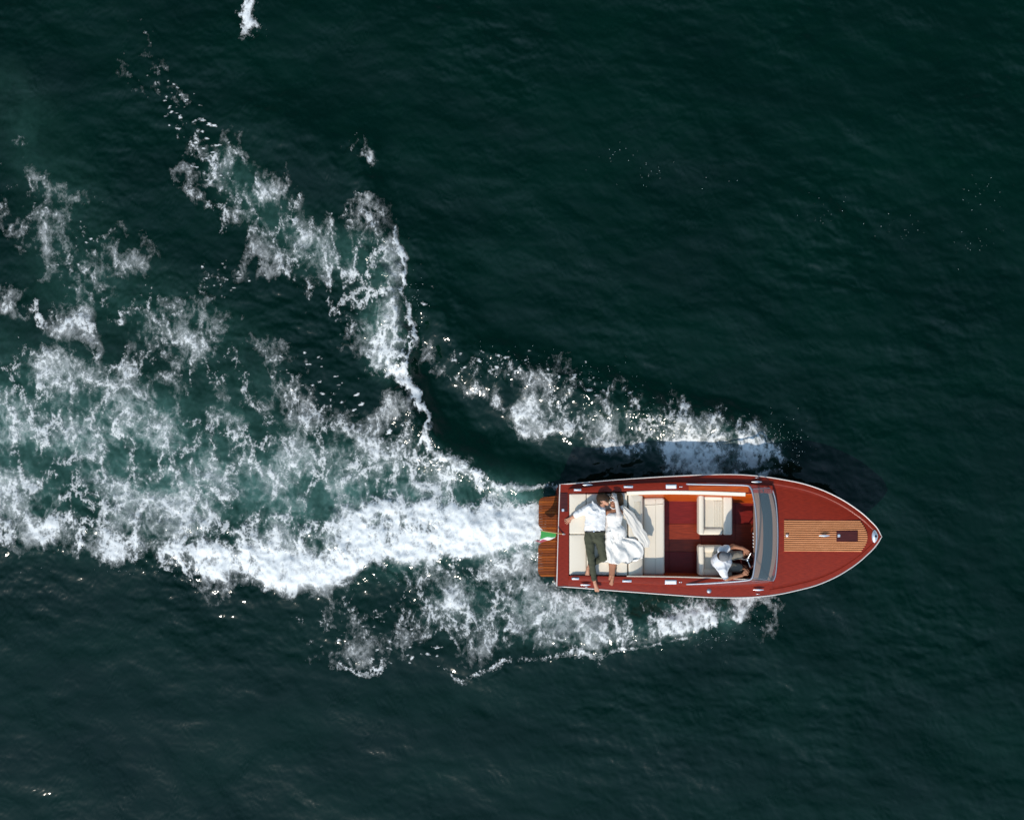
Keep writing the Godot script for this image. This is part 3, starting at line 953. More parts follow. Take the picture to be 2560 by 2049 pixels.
	# rub rail round the gunwale
	var rail := []
	for i in 61: 
		var t := i / 60.0
		t = 1.0 - pow(1.0 - t, 1.4)
		var p := edge_of(t, false)
		rail.append(on(p.x, p.y, 0.004))
	for i in range(59, -1, -1):
		var t := 1.0 - pow(1.0 - i / 60.0, 1.4)
		var p := edge_of(t, true)
		rail.append(on(p.x, p.y, 0.004))
	part("rub_rail", tube(rail, 0.012, 8, true), M.rail, boat)
	# swim platform of separate planks
	var platform := func(sy: float) -> Vector2:
		var x0 := 1347.0 - (sy - 1250.0) * 0.012
		if sy < 1252.0: x0 = lerpf(1356.0, x0, (sy - 1239.0) / 13.0)
		var d := absf(sy - 1339.0)
		if d < 27.0: x0 += 11.5 * smoothstep(27.0, 12.0, d)
		if sy > 1432.0: x0 = lerpf(x0, 1352.0, (sy - 1432.0) / 8.0)
		return Vector2(x0, 1396.0 - (sy - 1238.0) * 0.03)
	var plat := Node3D.new()
	plat.name = "swim_platform"
	boat.add_child(plat)
	var rng := RandomNumberGenerator.new()
	rng.seed = 5
	var py := 0.27
	for k in 31:
		var y0 := 1238.5 + k * 6.55
		var y1 := y0 + 5.9
		var a: Vector2 = platform.call(y0)
		var b: Vector2 = platform.call(y1)
		var slope := 0.0
		if k < 1: slope = 5.0
		var c := [at(a.x, y0 + slope, py), at(a.y, y0, py), at(b.y, y1, py), at(b.x, y1, py)]
		part("plank", pad(sit(c), py - 0.03, py + rng.randf_range(-0.0015, 0.0015), 0.0, 0.004), [M.plank_a, M.plank_b, M.plank_c][[0, 1, 2, 0, 1, 0, 2, 1, 1, 0][k % 10] if k < 16 else [2, 0, 1, 2, 0, 0, 1, 2, 0, 1][k % 10]], plat)
	for x in [1357.0, 1382.0]:
		part("crossbeam", pad(sit(rect(x, 1244, x + 5, 1314, py, false)), py - 0.07, py - 0.031, 0.0, 0.004), M.gap, plat)
		part("crossbeam", pad(sit(rect(x + 3, 1340, x + 8, 1436, py, false)), py - 0.07, py - 0.031, 0.0, 0.004), M.gap, plat)
	# chrome and white fittings on the coamings
	for q in [[1456.6, 1481.6, 1211.5, 0.004], [1451, 1476, 1460.5, 0.01], [1878, 1904, 1204, 0.01], [1882, 1909, 1473, 0.01]]:
		cleat(boat, (q[0] + q[1]) / 2.0, q[2], q[1] - q[0], q[3])
	for q in [[1434.7, 1453.5, 1224], [1559.4, 1582.8, 1216.3], [1429.5, 1448, 1446], [1556, 1579, 1452]]:
		var g := part("grab_plate", pad(rect(q[0], q[2] - 2.7, q[1], q[2] + 2.7, 0.112), -0.004, 0.012, 0.006, 0.006), M.chrome, boat)
		part("handle", tube([on(q[0] + 2.0, q[2], 0.124), on(q[0] + 4.0, q[2], 0.136), on(q[1] - 4.0, q[2], 0.136), on(q[1] - 2.0, q[2], 0.124)], 0.007, 8), M.chrome, g)
	for q in [[1664.6, 1691.7, 1210.5, 1221.0], [1662.5, 1691.7, 1449.5, 1460.0]]:
		var b := part("vent_plate", pad(rect(q[0], q[2], q[1], q[3], 0.112), -0.004, 0.01, 0.012, 0.005), M.chrome, boat)
		part("vent_cover", pad(rect(q[0] + 1.3, q[2] + 1.3, q[1] - 1.3, q[3] - 1.3, 0.12), 0.0, 0.016, 0.01, 0.006, 0.004), M.white, b)
	for q in [[1700.5, 1216.3], [1705, 1216.3], [1699, 1455], [1703.6, 1455]]:
		part("screw_cap", disc(on(q[0], q[1], 0.112), 0.012, 0.006, 0.004), M.chrome, boat)
	part("fuel_cap", disc(on(1773, 1476.5, 0.01), 0.045, 0.012, 0.012, 20), M.steel, boat)
	part("fender_hook", tube([on(1470, 1205, 0.0), on(1472, 1204.5, 0.03), on(1476, 1204.5, 0.03), on(1478, 1205, 0.0)], 0.006, 6), M.chrome, boat)
	part("fender_hook", tube([on(1462, 1466, 0.0), on(1464, 1466.5, 0.03), on(1468, 1466.5, 0.03), on(1470, 1466, 0.0)], 0.006, 6), M.chrome, boat)
	part("fender_hook", tube([on(1888, 1194, 0.0), on(1890, 1193.5, 0.03), on(1895, 1193.5, 0.03), on(1897, 1194, 0.0)], 0.006, 6), M.chrome, boat)
	part("fender_hook", tube([on(1890, 1484, 0.0), on(1892, 1484.5, 0.03), on(1898, 1484.5, 0.03), on(1900, 1484, 0.0)], 0.006, 6), M.chrome, boat)
	# inside: engine box, side linings, floor
	part("engine_box", pad(sit(rect(1421, 1231, 1571, 1442, 0.6, false)), 0.1, 0.58, 0.01, 0.01), M.gap, boat)
	var trim_u := func(u: float, v: float) -> Vector3:
		var x := lerpf(1567.0, 1864.0, u)
		var o := table(OPEN_U, x)
		var row := [[o - 0.6, 0.09], [o, 0.11], [o + 1.5, 0.115], [o + 4.0, 0.107], [o + 8.0, 0.055], [o + 9.5, 0.0], [o + 8.0, -0.03]]
		var k := int(round(v * 6.0))
		return on(x, row[k][0], row[k][1])
	part("padded_coaming", patch(trim_u, 30, 6), M.cream, boat, "long cream padded strip along the cockpit edge")
	var trim_l := func(u: float, v: float) -> Vector3:
		var x := lerpf(1567.0, 1872.0, u)
		var o := table(OPEN_L, x)
		var row := [[o + 0.6, 0.09], [o, 0.108], [o - 1.2, 0.11], [o - 2.6, 0.098], [o - 3.0, 0.03]]
		var k := int(round(v * 4.0))
		return on(x, row[k][0], row[k][1])
	part("padded_coaming", patch(trim_l, 30, 4), M.cream, boat)
	var wall_u := func(u: float, v: float) -> Vector3:
		var x := lerpf(1571.0, 1886.0, u)
		var o := table(OPEN_U, x)
		var row := [[o + 2.0, sheer(x) - 0.02], [o + 11.0, sheer(x) - 0.05], [o + 17.0, 0.42], [o + 18.0, 0.40], [o + 27.0, FLOOR - 0.01]]
		var k := int(round(v * 4.0))
		return at(x, row[k][0], row[k][1])
	part("side_lining", patch(wall_u, 20, 4), M.orange, boat, "orange varnished wooden lining inside the cockpit")
	var wall_l := func(u: float, v: float) -> Vector3:
		var x := lerpf(1571.0, 1886.0, u)
		var o := table(OPEN_L, x)
		return on(x, o - 1.0, 0.03).lerp(at(x, o - 12.0, FLOOR - 0.01), v)
	part("side_lining", patch(wall_l, 20, 4), M.orange, boat)
	part("subfloor", pad(sit(rect(1571, 1244, 1890, 1448, FLOOR - 0.03, false)), FLOOR - 0.06, FLOOR - 0.012, 0.0, 0.004), M.gap, boat)
	for r in [[1251, 1308.6, 0], [1309.4, 1378.2, 1], [1379, 1434, 0]]:
		for c in [[1655, 1672.6], [1673.4, 1753.6], [1754.4, 1838.0], [1838.8, 1886]]:
			part("floor_panel", pad(sit(rect(c[0], r[0], c[1], r[1], FLOOR, false)), FLOOR - 0.012, FLOOR, 0.0, 0.002), M.floor_mid if r[2] else M.floor, boat)
	# sunpad cushions
	for c in [[1423.5, 1465.6], [1466.4, 1539.4], [1540.4, 1568.4]]:
		for r in ([[1233.5, 1334.2], [1335.4, 1437.0]] if c[0] < 1530 else [[1231.0, 1438.5]]):
			part("sunpad_cushion", pad(rect(c[0], r[0], c[1], r[1], 0.0), -0.1, 0.028, 0.02, 0.022, 0.006), M.cream, boat)
	# rear bench: back and seat
	var back := part("bench_back", pad([on(1571, 1231, 0.0), at(1607, 1236, 0.56), at(1607, 1440, 0.56), on(1571, 1441, 0.0)], -0.16, 0.05, 0.03, 0.04, 0.012), M.cream, boat)
	for k in 9:
		var x := 1584.0 + k * 1.9
		var fr := [(x - 1571.0) / 36.0, (x + 1.6 - 1571.0) / 36.0]
		part("rib", pad([on(1571, 1252, 0).lerp(at(1607, 1254, 0.56), fr[0]), on(1571, 1252, 0).lerp(at(1607, 1254, 0.56), fr[1]), on(1571, 1288, 0).lerp(at(1607, 1288, 0.56), fr[1]), on(1571, 1288, 0).lerp(at(1607, 1288, 0.56), fr[0])], 0.04, 0.066, 0.0, 0.005), M.cream_rib, back)
	part("bench_base", pad(sit(rect(1606, 1246, 1657, 1434, 0.3, false)), FLOOR - 0.012, 0.36, 0.02, 0.01), M.orange, boat)
	var seat := part("bench_seat", pad(sit(rect(1608, 1243, 1662, 1437.5, 0.47, false)), 0.34, 0.47, 0.05, 0.045, 0.006), M.cream, boat)
	part("piping", tube([at(1639, 1250, 0.477), at(1639, 1340, 0.479), at(1639, 1432, 0.477)], 0.006, 6), M.piping, seat)
	part("piping", tube([at(1611, 1263, 0.477), at(1636, 1262, 0.479), at(1658, 1260, 0.475)], 0.006, 6), M.piping, seat)
	# two front seats: cushion between bolsters, low back, and a front roll
	for q in [[1232.5, 1337.0, true], [1363.5, 1440.0, false]]:
		var s := Node3D.new()
		s.name = "front_seat"
		boat.add_child(s, true)
		var y0: float = q[0]
		var y1: float = q[1]
		part("seat_base", pad(sit(rect(1752, y0 + 5, 1828, y1 - 4, 0.3, false)), FLOOR, 0.36, 0.03, 0.01), M.orange, s)
		part("cushion", pad(sit(rect(1759, y0 + 12, 1809, y1 - 14, 0.47, false)), 0.35, 0.47, 0.03, 0.03, 0.006), M.cream_rib, s)
		for k in 6:
			part("rib", pad(sit(rect(1784 + k * 4.0, y0 + 19, 1787 + k * 4.0, y1 - 20, 0.48, false)), 0.46, 0.483, 0.0, 0.005), M.cream_rib, s)
		part("bolster", pad(sit(rect(1753, y0, 1808, y0 + 17, 0.51, false)), 0.34, 0.515, 0.03, 0.05), M.cream, s)
		part("bolster", pad(sit(rect(1753, y1 - 18, 1808, y1, 0.51, false)), 0.34, 0.515, 0.03, 0.05), M.cream, s)
		part("backrest", pad(sit(rect(1747.5, y0, 1761, y1, 0.6, false)), 0.34, 0.60, 0.04, 0.04), M.cream, s)
		part("front_roll", pad(sit(rect(1809, y0 + 3, 1831.5, y1, 0.52, false)), 0.34, 0.53, 0.03, 0.035), M.cream, s)
	var inlay := func(u: float, v: float) -> Vector3:
		var x := lerpf(1722.0, 1872.0, u)
		var o := table(OPEN_U, x)
		return on(x, lerpf(1214.5, o - 1.0, v), 0.1155)
	part("coaming_panel", patch(inlay, 14, 2), M.orange, boat, "orange varnished panel inside the side glass")
	# dashboard under the windscreen
	part("dash_panel", patch(func(u, v): return at(lerpf(1882, 1890, 1.0 - pow(2 * u - 1, 2)) + v * 4.0, lerpf(1236, 1446, u), lerpf(sheer(1885.0) + 0.06, 0.2, v)), 16, 3), M.deck_dark, boat)
	var bow := func(v: float) -> float:      # curve of the windscreen across the boat
		return 1.0 - pow(absf(2.0 * v - 1.0), 2.4)
	for b in [[1878.0, 1896.0, 1889.0, 1907.0, "brown", "dash_top"], [1894.0, 1908.5, 1922.0, 1932.0, "teal", "dash_inlay"], [1916.0, 1933.0, 1926.0, 1943.0, "brown", "dash_top"]]:
		var f := func(u: float, v: float) -> Vector3:
			var sy := lerpf(1224.0, 1451.0, v)
			var w: float = bow.call(v)
			return on(lerpf(lerpf(b[0], b[1], w), lerpf(b[2], b[3], w), u), sy, 0.098 + (0.012 if b[4] == "teal" else 0.006) * sin(u * PI))
		part(b[5], patch(f, 4, 24), M[b[4]], boat, "blue grey inlay along the dashboard" if b[4] == "teal" else "")
	part("dash_filler", patch(func(u, v): return on(lerpf(1884.0, lerpf(1916.0, 1942.0, bow.call(v)), u), lerpf(1217.0, 1456.0, v), 0.094), 6, 24), M.brown, boat)
	for k in 5:
		part("gauge", disc(at(1884.5, 1333.0 + k * 8.2, 0.80), 0.021, 0.02, 0.004), M.chrome, boat)
	# windscreen: chrome top rail, chrome foot, glass between them
	var ws := Node3D.new()
	ws.name = "windscreen"
	boat.add_child(ws)
	var tops := [[1716, 1460, 0.1], [1760, 1458.5, 0.19], [1820, 1454.5, 0.31], [1868, 1450, 0.40], [1879, 1446, 0.42], [1883.5, 1436, 0.43], [1888.5, 1400, 0.44], [1891.5, 1360, 0.445], [1892, 1337, 0.445], [1891, 1300, 0.445], [1887.5, 1262, 0.44], [1881.5, 1231, 0.43], [1876, 1218, 0.42], [1866, 1213, 0.40], [1820, 1211.5, 0.31], [1760, 1210.5, 0.19], [1716, 1209.5, 0.1]]
	var feet := [[1716, 1462, 0.085], [1765, 1463, 0.088], [1840, 1462, 0.088], [1905, 1458, 0.088], [1927, 1454, 0.09], [1936.5, 1446, 0.095], [1941, 1424, 0.095], [1944, 1380, 0.095], [1945, 1337, 0.095], [1943.5, 1292, 0.095], [1939.5, 1252, 0.095], [1932, 1226, 0.095], [1922, 1217, 0.09], [1905, 1214.5, 0.088], [1840, 1209.5, 0.088], [1765, 1207.5, 0.088], [1716, 1208, 0.085]]
	var tp := []
	var fp := []
	for q in tops: tp.append(on(q[0], q[1], q[2]))
	for q in feet: fp.append(on(q[0], q[1], q[2]))
	tp = bend(tp, 5)
	fp = bend(fp, 5)
	part("top_rail", tube(tp, 0.017, 8), M.steel, ws)
	part("foot_rail", tube(fp, 0.012, 8), M.steel, ws)
	part("glass", patch(func(u, v): return (tp[int(round(u * 80.0))] as Vector3).lerp(fp[int(round(u * 80.0))], v), 80, 4), M.glass, ws)
	for k in [22, 58]:
		part("strut", tube([tp[k], fp[k]], 0.008, 6), M.steel, ws)
	# steering wheel
	var wheel := Node3D.new()
	wheel.name = "steering_wheel"
	boat.add_child(wheel)
	var hub := at(1869.0, 1399.0, 0.78)
	var ax := Vector3(-0.80, 0.60, 0.0).normalized()
	var e1 := Vector3(0, 0, 1)
	var e2 := ax.cross(e1)
	var ring := []
	for k in 24: ring.append(hub + (e1 * cos(TAU * k / 24.0) + e2 * sin(TAU * k / 24.0)) * 0.17)
	part("rim", tube(ring, 0.013, 8, true), M.deck_dark, wheel)
	for a in [0.5, 2.6, 4.7]:
		part("spoke", tube([hub, hub + (e1 * cos(a) + e2 * sin(a)) * 0.165], 0.010, 6), M.chrome, wheel)
	part("hub", tube([hub - ax * 0.02, hub + ax * 0.02], 0.03, 12), M.chrome, wheel)
	part("column", tube([hub, hub - ax * 0.16], 0.018, 8), M.dark, wheel)
	# flag on its slanting staff
	var fl := thing("flag", "small green white and red flag on a wooden staff over the swim platform", "flag", on(1411, 1335, 0.012))
	var o := fl.position
	var tip := at(1351, 1326, 0.98)
	part("staff", tube([Vector3.ZERO, (tip - o) * 0.5, tip - o], [0.012, 0.010, 0.008], 8), mat(lin(0.55, 0.33, 0.14), 0.4), fl)
	part("socket", tube([Vector3(0.01, -0.01, 0), (tip - o) * 0.08], 0.018, 8), M.chrome, fl)
	part("finial", disc(tip - o - Vector3(0, 0.01, 0), 0.014, 0.02, 0.01, 8), M.chrome, fl)
	var cols := [lin(0.06, 0.36, 0.08), lin(0.8, 0.8, 0.78), lin(0.30, 0.05, 0.07)]
	for s in 3:
		var f := func(u: float, v: float) -> Vector3:
			var w := (s + u) / 3.0
			var h := (tip - o).lerp(Vector3.ZERO, 0.03 + 0.62 * v)
			var near := minf(w, 0.4)
			var hang := maxf(w - 0.4, 0.0)
			var fly := Vector3(-0.05 * near - 0.16 * hang, -0.04 * near - 0.34 * hang, 0.46 * near + 0.10 * hang) * (1.0 - 0.55 * v)
			return h + fly + Vector3(0.01 * sin(w * 12.0), 0, 0.018 * sin(v * 7.0 + w * 5.0)) * w * 2.0
		var m := mat(cols[s], 0.8)
		m.backlight_enabled = true
		m.backlight = cols[s] * 0.5
		part(["green_stripe", "white_stripe", "red_stripe"][s], patch(f, 6, 14), m, fl)

# ---------------------------------------------------------------- people: one smooth skin round a skeleton of tapered bones
class Flesh:
	var v := PackedVector3Array()
	var idx := PackedInt32Array()

	# bones: [from, radius, to, radius]; blend: how far they melt together; creases: depth of folds
	func add(bones: Array, cell: float, blend: float, crease := 0.0, folds: FastNoiseLite = null, cuts := []) -> void:
		var lo := Vector3.INF
		var hi := -Vector3.INF
		for b in bones:
			for e in [[b[0], b[1]], [b[2], b[3]]]:
				lo = lo.min(e[0] - Vector3.ONE * (e[1] + 3.0 * cell))
				hi = hi.max(e[0] + Vector3.ONE * (e[1] + 3.0 * cell))
		var nx := int((hi.x - lo.x) / cell) + 2
		var ny := int((hi.y - lo.y) / cell) + 2
		var nz := int((hi.z - lo.z) / cell) + 2
		var f := PackedFloat32Array()
		f.resize(nx * ny * nz)
		f.fill(9.0)
		for b in bones:
			var a: Vector3 = b[0]
			var c: Vector3 = b[2]
			var ra: float = b[1]
			var rb: float = b[3]
			var r := maxf(ra, rb) + blend + 2.5 * cell
			var ac := c - a
			var ll := maxf(ac.length_squared(), 1e-8)
			var p0 := ((a.min(c) - Vector3.ONE * r) - lo) / cell
			var p1 := ((a.max(c) + Vector3.ONE * r) - lo) / cell
			for z in range(maxi(0, int(p0.z)), mini(nz, int(p1.z) + 2)):
				for y in range(maxi(0, int(p0.y)), mini(ny, int(p1.y) + 2)):
					var row := (z * ny + y) * nx
					for x in range(maxi(0, int(p0.x)), mini(nx, int(p1.x) + 2)):
						var p := lo + Vector3(x, y, z) * cell
						var t := clampf((p - a).dot(ac) / ll, 0.0, 1.0)
						var d := p.distance_to(a + ac * t) - lerpf(ra, rb, t)
						var o := f[row + x]
						if o > 8.0: f[row + x] = d
						else:
							var h := clampf(0.5 + 0.5 * (d - o) / blend, 0.0, 1.0)
							f[row + x] = lerpf(d, o, h) - blend * h * (1.0 - h)
		var slot := PackedInt32Array()
		slot.resize(f.size())
		slot.fill(-1)
		if crease > 0.0 or cuts.size():
			for z in nz:
				for y in ny:
					for x in nx:
						var k := (z * ny + y) * nx + x
						if absf(f[k]) > 0.06: continue
						var p := lo + Vector3(x, y, z) * cell
						if crease > 0.0: f[k] -= crease * folds.get_noise_3d(p.x, p.y, p.z)
						for q in cuts: f[k] = maxf(f[k], (p - q[0]).dot(q[1]))
		var lim := cell * 2.0
		var offs := PackedInt32Array()
		for k in 8: offs.append((k & 1) + ((k >> 1) & 1) * nx + (k >> 2) * nx * ny)
		var ex := [[0, 1], [2, 3], [4, 5], [6, 7], [0, 2], [1, 3], [4, 6], [5, 7], [0, 4], [1, 5], [2, 6], [3, 7]]
		for z in nz - 1:
			for y in ny - 1:
				for x in nx - 1:
					var k := (z * ny + y) * nx + x
					if absf(f[k]) > lim: continue
					var inside := 0
					for c in 8:
						if f[k + offs[c]] < 0.0: inside += 1
					if inside == 0 or inside == 8: continue
					var sum := Vector3.ZERO
					var n := 0
					for e in ex:
						var f0 := f[k + offs[e[0]]]
						var f1 := f[k + offs[e[1]]]
						if (f0 < 0.0) != (f1 < 0.0):
							var t := f0 / (f0 - f1)
							var q0 := Vector3(e[0] & 1, (e[0] >> 1) & 1, e[0] >> 2)
							var q1 := Vector3(e[1] & 1, (e[1] >> 1) & 1, e[1] >> 2)
							sum += q0.lerp(q1, t)
							n += 1
					slot[k] = v.size()
					v.append(lo + (Vector3(x, y, z) + sum / n) * cell)
		var sx := 1
		var sy := nx
		var sz := nx * ny
		for z in range(1, nz - 1):
			for y in range(1, ny - 1):
				for x in range(1, nx - 1):
					var k := z * sz + y * sy + x
					var f0 := f[k]
					if absf(f0) > lim: continue
					for e in [[sx, sy, sz], [sy, sz, sx], [sz, sx, sy]]:
						var f1 := f[k + e[0]]
						if (f0 < 0.0) == (f1 < 0.0): continue
						var a := slot[k]
						var b := slot[k - e[1]]
						var c := slot[k - e[1] - e[2]]
						var d := slot[k - e[2]]
						if a < 0 or b < 0 or c < 0 or d < 0: continue
						if f0 < 0.0: idx.append_array(PackedInt32Array([a, c, b, a, d, c]))
						else: idx.append_array(PackedInt32Array([a, b, c, a, c, d]))

func body(lists: Array) -> ArrayMesh:      # lists of [bones, cell, blend, crease, cuts]
	var fl := Flesh.new()
	for l in lists:
		fl.add(l[0], l[1], l[2], l[3] if l.size() > 3 else 0.0, folds, l[4] if l.size() > 4 else [])
	return smooth_mesh(fl.v, fl.idx)

var folds: FastNoiseLite

func z1(x: float, y: float, h: float) -> Vector3:
	return at(1320.0 + x / 4.795, 1160.0 + y / 4.795, h)

func z2(x: float, y: float, h: float) -> Vector3:
	return at(1640.0 + x / 4.795, 1160.0 + y / 4.795, h)

func chain(pts: Array) -> Array:      # [point, radius, point, radius, ...] -> bones
	var out := []
	for i in range(0, pts.size() - 2, 2): out.append([pts[i], pts[i + 1], pts[i + 2], pts[i + 3]])
	return out

# a hand: palm from the wrist towards the knuckles, four fingers, and a thumb from the side of the palm
func hand(wrist: Vector3, knuckles: Vector3, side: Vector3, curl: Vector3, spread := 1.0, r := 1.0) -> Array:
	var d := (knuckles - wrist).normalized()
	var s := (side - d * side.dot(d)).normalized()
	var out := []
	for k in 3:
		var o := s * (k - 1) * 0.024 * r
		out.append([wrist + o * 0.5, 0.019 * r, knuckles + o, 0.0165 * r])
	var long := [0.074, 0.085, 0.079, 0.060]
	for k in 4:
		var base: Vector3 = knuckles + s * (k - 1.5) * 0.021 * r
		var out_d := (d + s * (k - 1.5) * 0.16 * spread).normalized()
		var l: float = long[k] * r
		var a := base + out_d * l * 0.5 + curl * l * 0.12
		var b := base + out_d * l * 0.88 + curl * l * 0.42
		out.append([base, 0.0098 * r, a, 0.0088 * r])
		out.append([a, 0.0088 * r, b, 0.0072 * r])
	var tb := wrist + d * 0.028 * r - s * 0.03 * r
	var tm := tb + (d * 0.7 - s * 0.8).normalized() * 0.038 * r + curl * 0.008
	out.append([wrist + d * 0.015, 0.016 * r, tb, 0.0135 * r])
	out.append([tb, 0.0125 * r, tm, 0.0105 * r])
	out.append([tm, 0.0105 * r, tm + (d - s * 0.25).normalized() * 0.028 * r + curl * 0.014, 0.0085 * r])
	return out

# a bare foot from ankle to toes
func foot(ankle: Vector3, ball: Vector3, side: Vector3, r := 1.0) -> Array:
	var d := (ball - ankle).normalized()
	var s := (side - d * side.dot(d)).normalized()
	var out := [[ankle - d * 0.02, 0.033 * r, ankle + d * 0.05, 0.033 * r]]
	for k in 3:
		out.append([ankle + d * 0.03, 0.028 * r, ball + s * (k - 1) * 0.024 * r, (0.022 - 0.002 * k) * r])
	for k in 5:
		var b := ball + s * (k - 2) * 0.0165 * r
		out.append([b, 0.011 * r, b + d * (0.048 - 0.006 * absf(k - 1)) * r, (0.0115 if k == 0 else 0.0085) * r])
	return out

# a head: skull, face, jaw, nose, ears; up: chin to crown, out: where the face looks
func head(c: Vector3, up: Vector3, out: Vector3, r := 1.0) -> Array:
	var s := up.cross(out).normalized()
	var b := [
		[c + up * 0.022 - out * 0.022, 0.083 * r, c + up * 0.03 + out * 0.018, 0.078 * r],
		[c - up * 0.03 + out * 0.022, 0.064 * r, c - up * 0.075 + out * 0.045, 0.040 * r],
		[c - up * 0.005 + out * 0.074 * r, 0.011, c - up * 0.034 + out * 0.100 * r, 0.0125],
		[c - up * 0.068 + out * 0.072 * r - s * 0.018, 0.010, c - up * 0.068 + out * 0.072 * r + s * 0.018, 0.010],
		[c + up * 0.022 + out * 0.074 * r - s * 0.035, 0.012, c + up * 0.022 + out * 0.074 * r + s * 0.035, 0.012],
		[c - up * 0.10 + out * 0.055, 0.020, c - up * 0.095 + out * 0.055, 0.020]]
	for k in [-1.0, 1.0]:
		b.append([c + up * 0.012 - out * 0.012 + s * k * 0.082 * r, 0.012, c - up * 0.018 - out * 0.008 + s * k * 0.080 * r, 0.010])
	return b

func eyes(c: Vector3, up: Vector3, out: Vector3, parent: Node) -> void:
	var s := up.cross(out).normalized()
	for k in [-1.0, 1.0]:
		var p: Vector3 = c + out * 0.077 + s * k * 0.031 + up * 0.004
		part("eye", tube([p, p + out * 0.006, p + out * 0.010], [0.011, 0.008, 0.002], 8), M.eye, parent)
	part("mouth", tube([c - up * 0.067 + out * 0.081 - s * 0.022, c - up * 0.068 + out * 0.086, c - up * 0.067 + out * 0.081 + s * 0.022], [0.003, 0.0055, 0.003], 6), M.lips, parent)

func build_people() -> void:
	folds = noise(FastNoiseLite.TYPE_SIMPLEX_SMOOTH, 5.5, 5, 2, 0.06, true, 5.0)
	M.skin = mat(lin(0.48, 0.235, 0.145), 0.55, 0.0, 0.4)
	M.tan = mat(lin(0.36, 0.155, 0.085), 0.55, 0.0, 0.4)
	M.lips = mat(lin(0.32, 0.09, 0.075), 0.5)
	M.eye = mat(lin(0.5, 0.48, 0.45), 0.3)
	M.hair_brown = cloth(lin(0.085, 0.050, 0.030), 31, 0.45, 14.0, 0.0)
	M.hair_fair = cloth(lin(0.17, 0.105, 0.060), 32, 0.5, 14.0, 0.0)
	M.shirt = cloth(lin(0.86, 0.88, 0.92), 33, 0.95, 7.0, 0.0)
	M.pale_blue = cloth(lin(0.78, 0.82, 0.90), 34, 0.93, 7.0, 0.0)
	M.olive = cloth(lin(0.080, 0.088, 0.060), 35, 0.8, 9.0, 0.0)
	M.grey_shorts = cloth(lin(0.26, 0.25, 0.225), 36, 0.85, 9.0, 0.0)
	M.cap_grey = cloth(lin(0.20, 0.215, 0.24), 37, 0.85, 11.0, 0.0)
	M.dress = cloth(lin(0.90, 0.90, 0.90), 38, 0.97, 7.0, 0.0)
	M.dress.backlight_enabled = true
	M.dress.backlight = Color(0.25, 0.25, 0.25)
	M.lace = cloth(lin(0.74, 0.69, 0.67), 39, 0.8, 30.0, 0.0)
	M.tulle = cloth(lin(0.80, 0.79, 0.77), 40, 0.9, 12.0, 0.0)
	M.tulle.backlight_enabled = true
	M.tulle.backlight = Color(0.5, 0.5, 0.48)
	M.leather = mat(lin(0.022, 0.016, 0.014), 0.4)
	build_man()
	build_woman()
	build_driver()

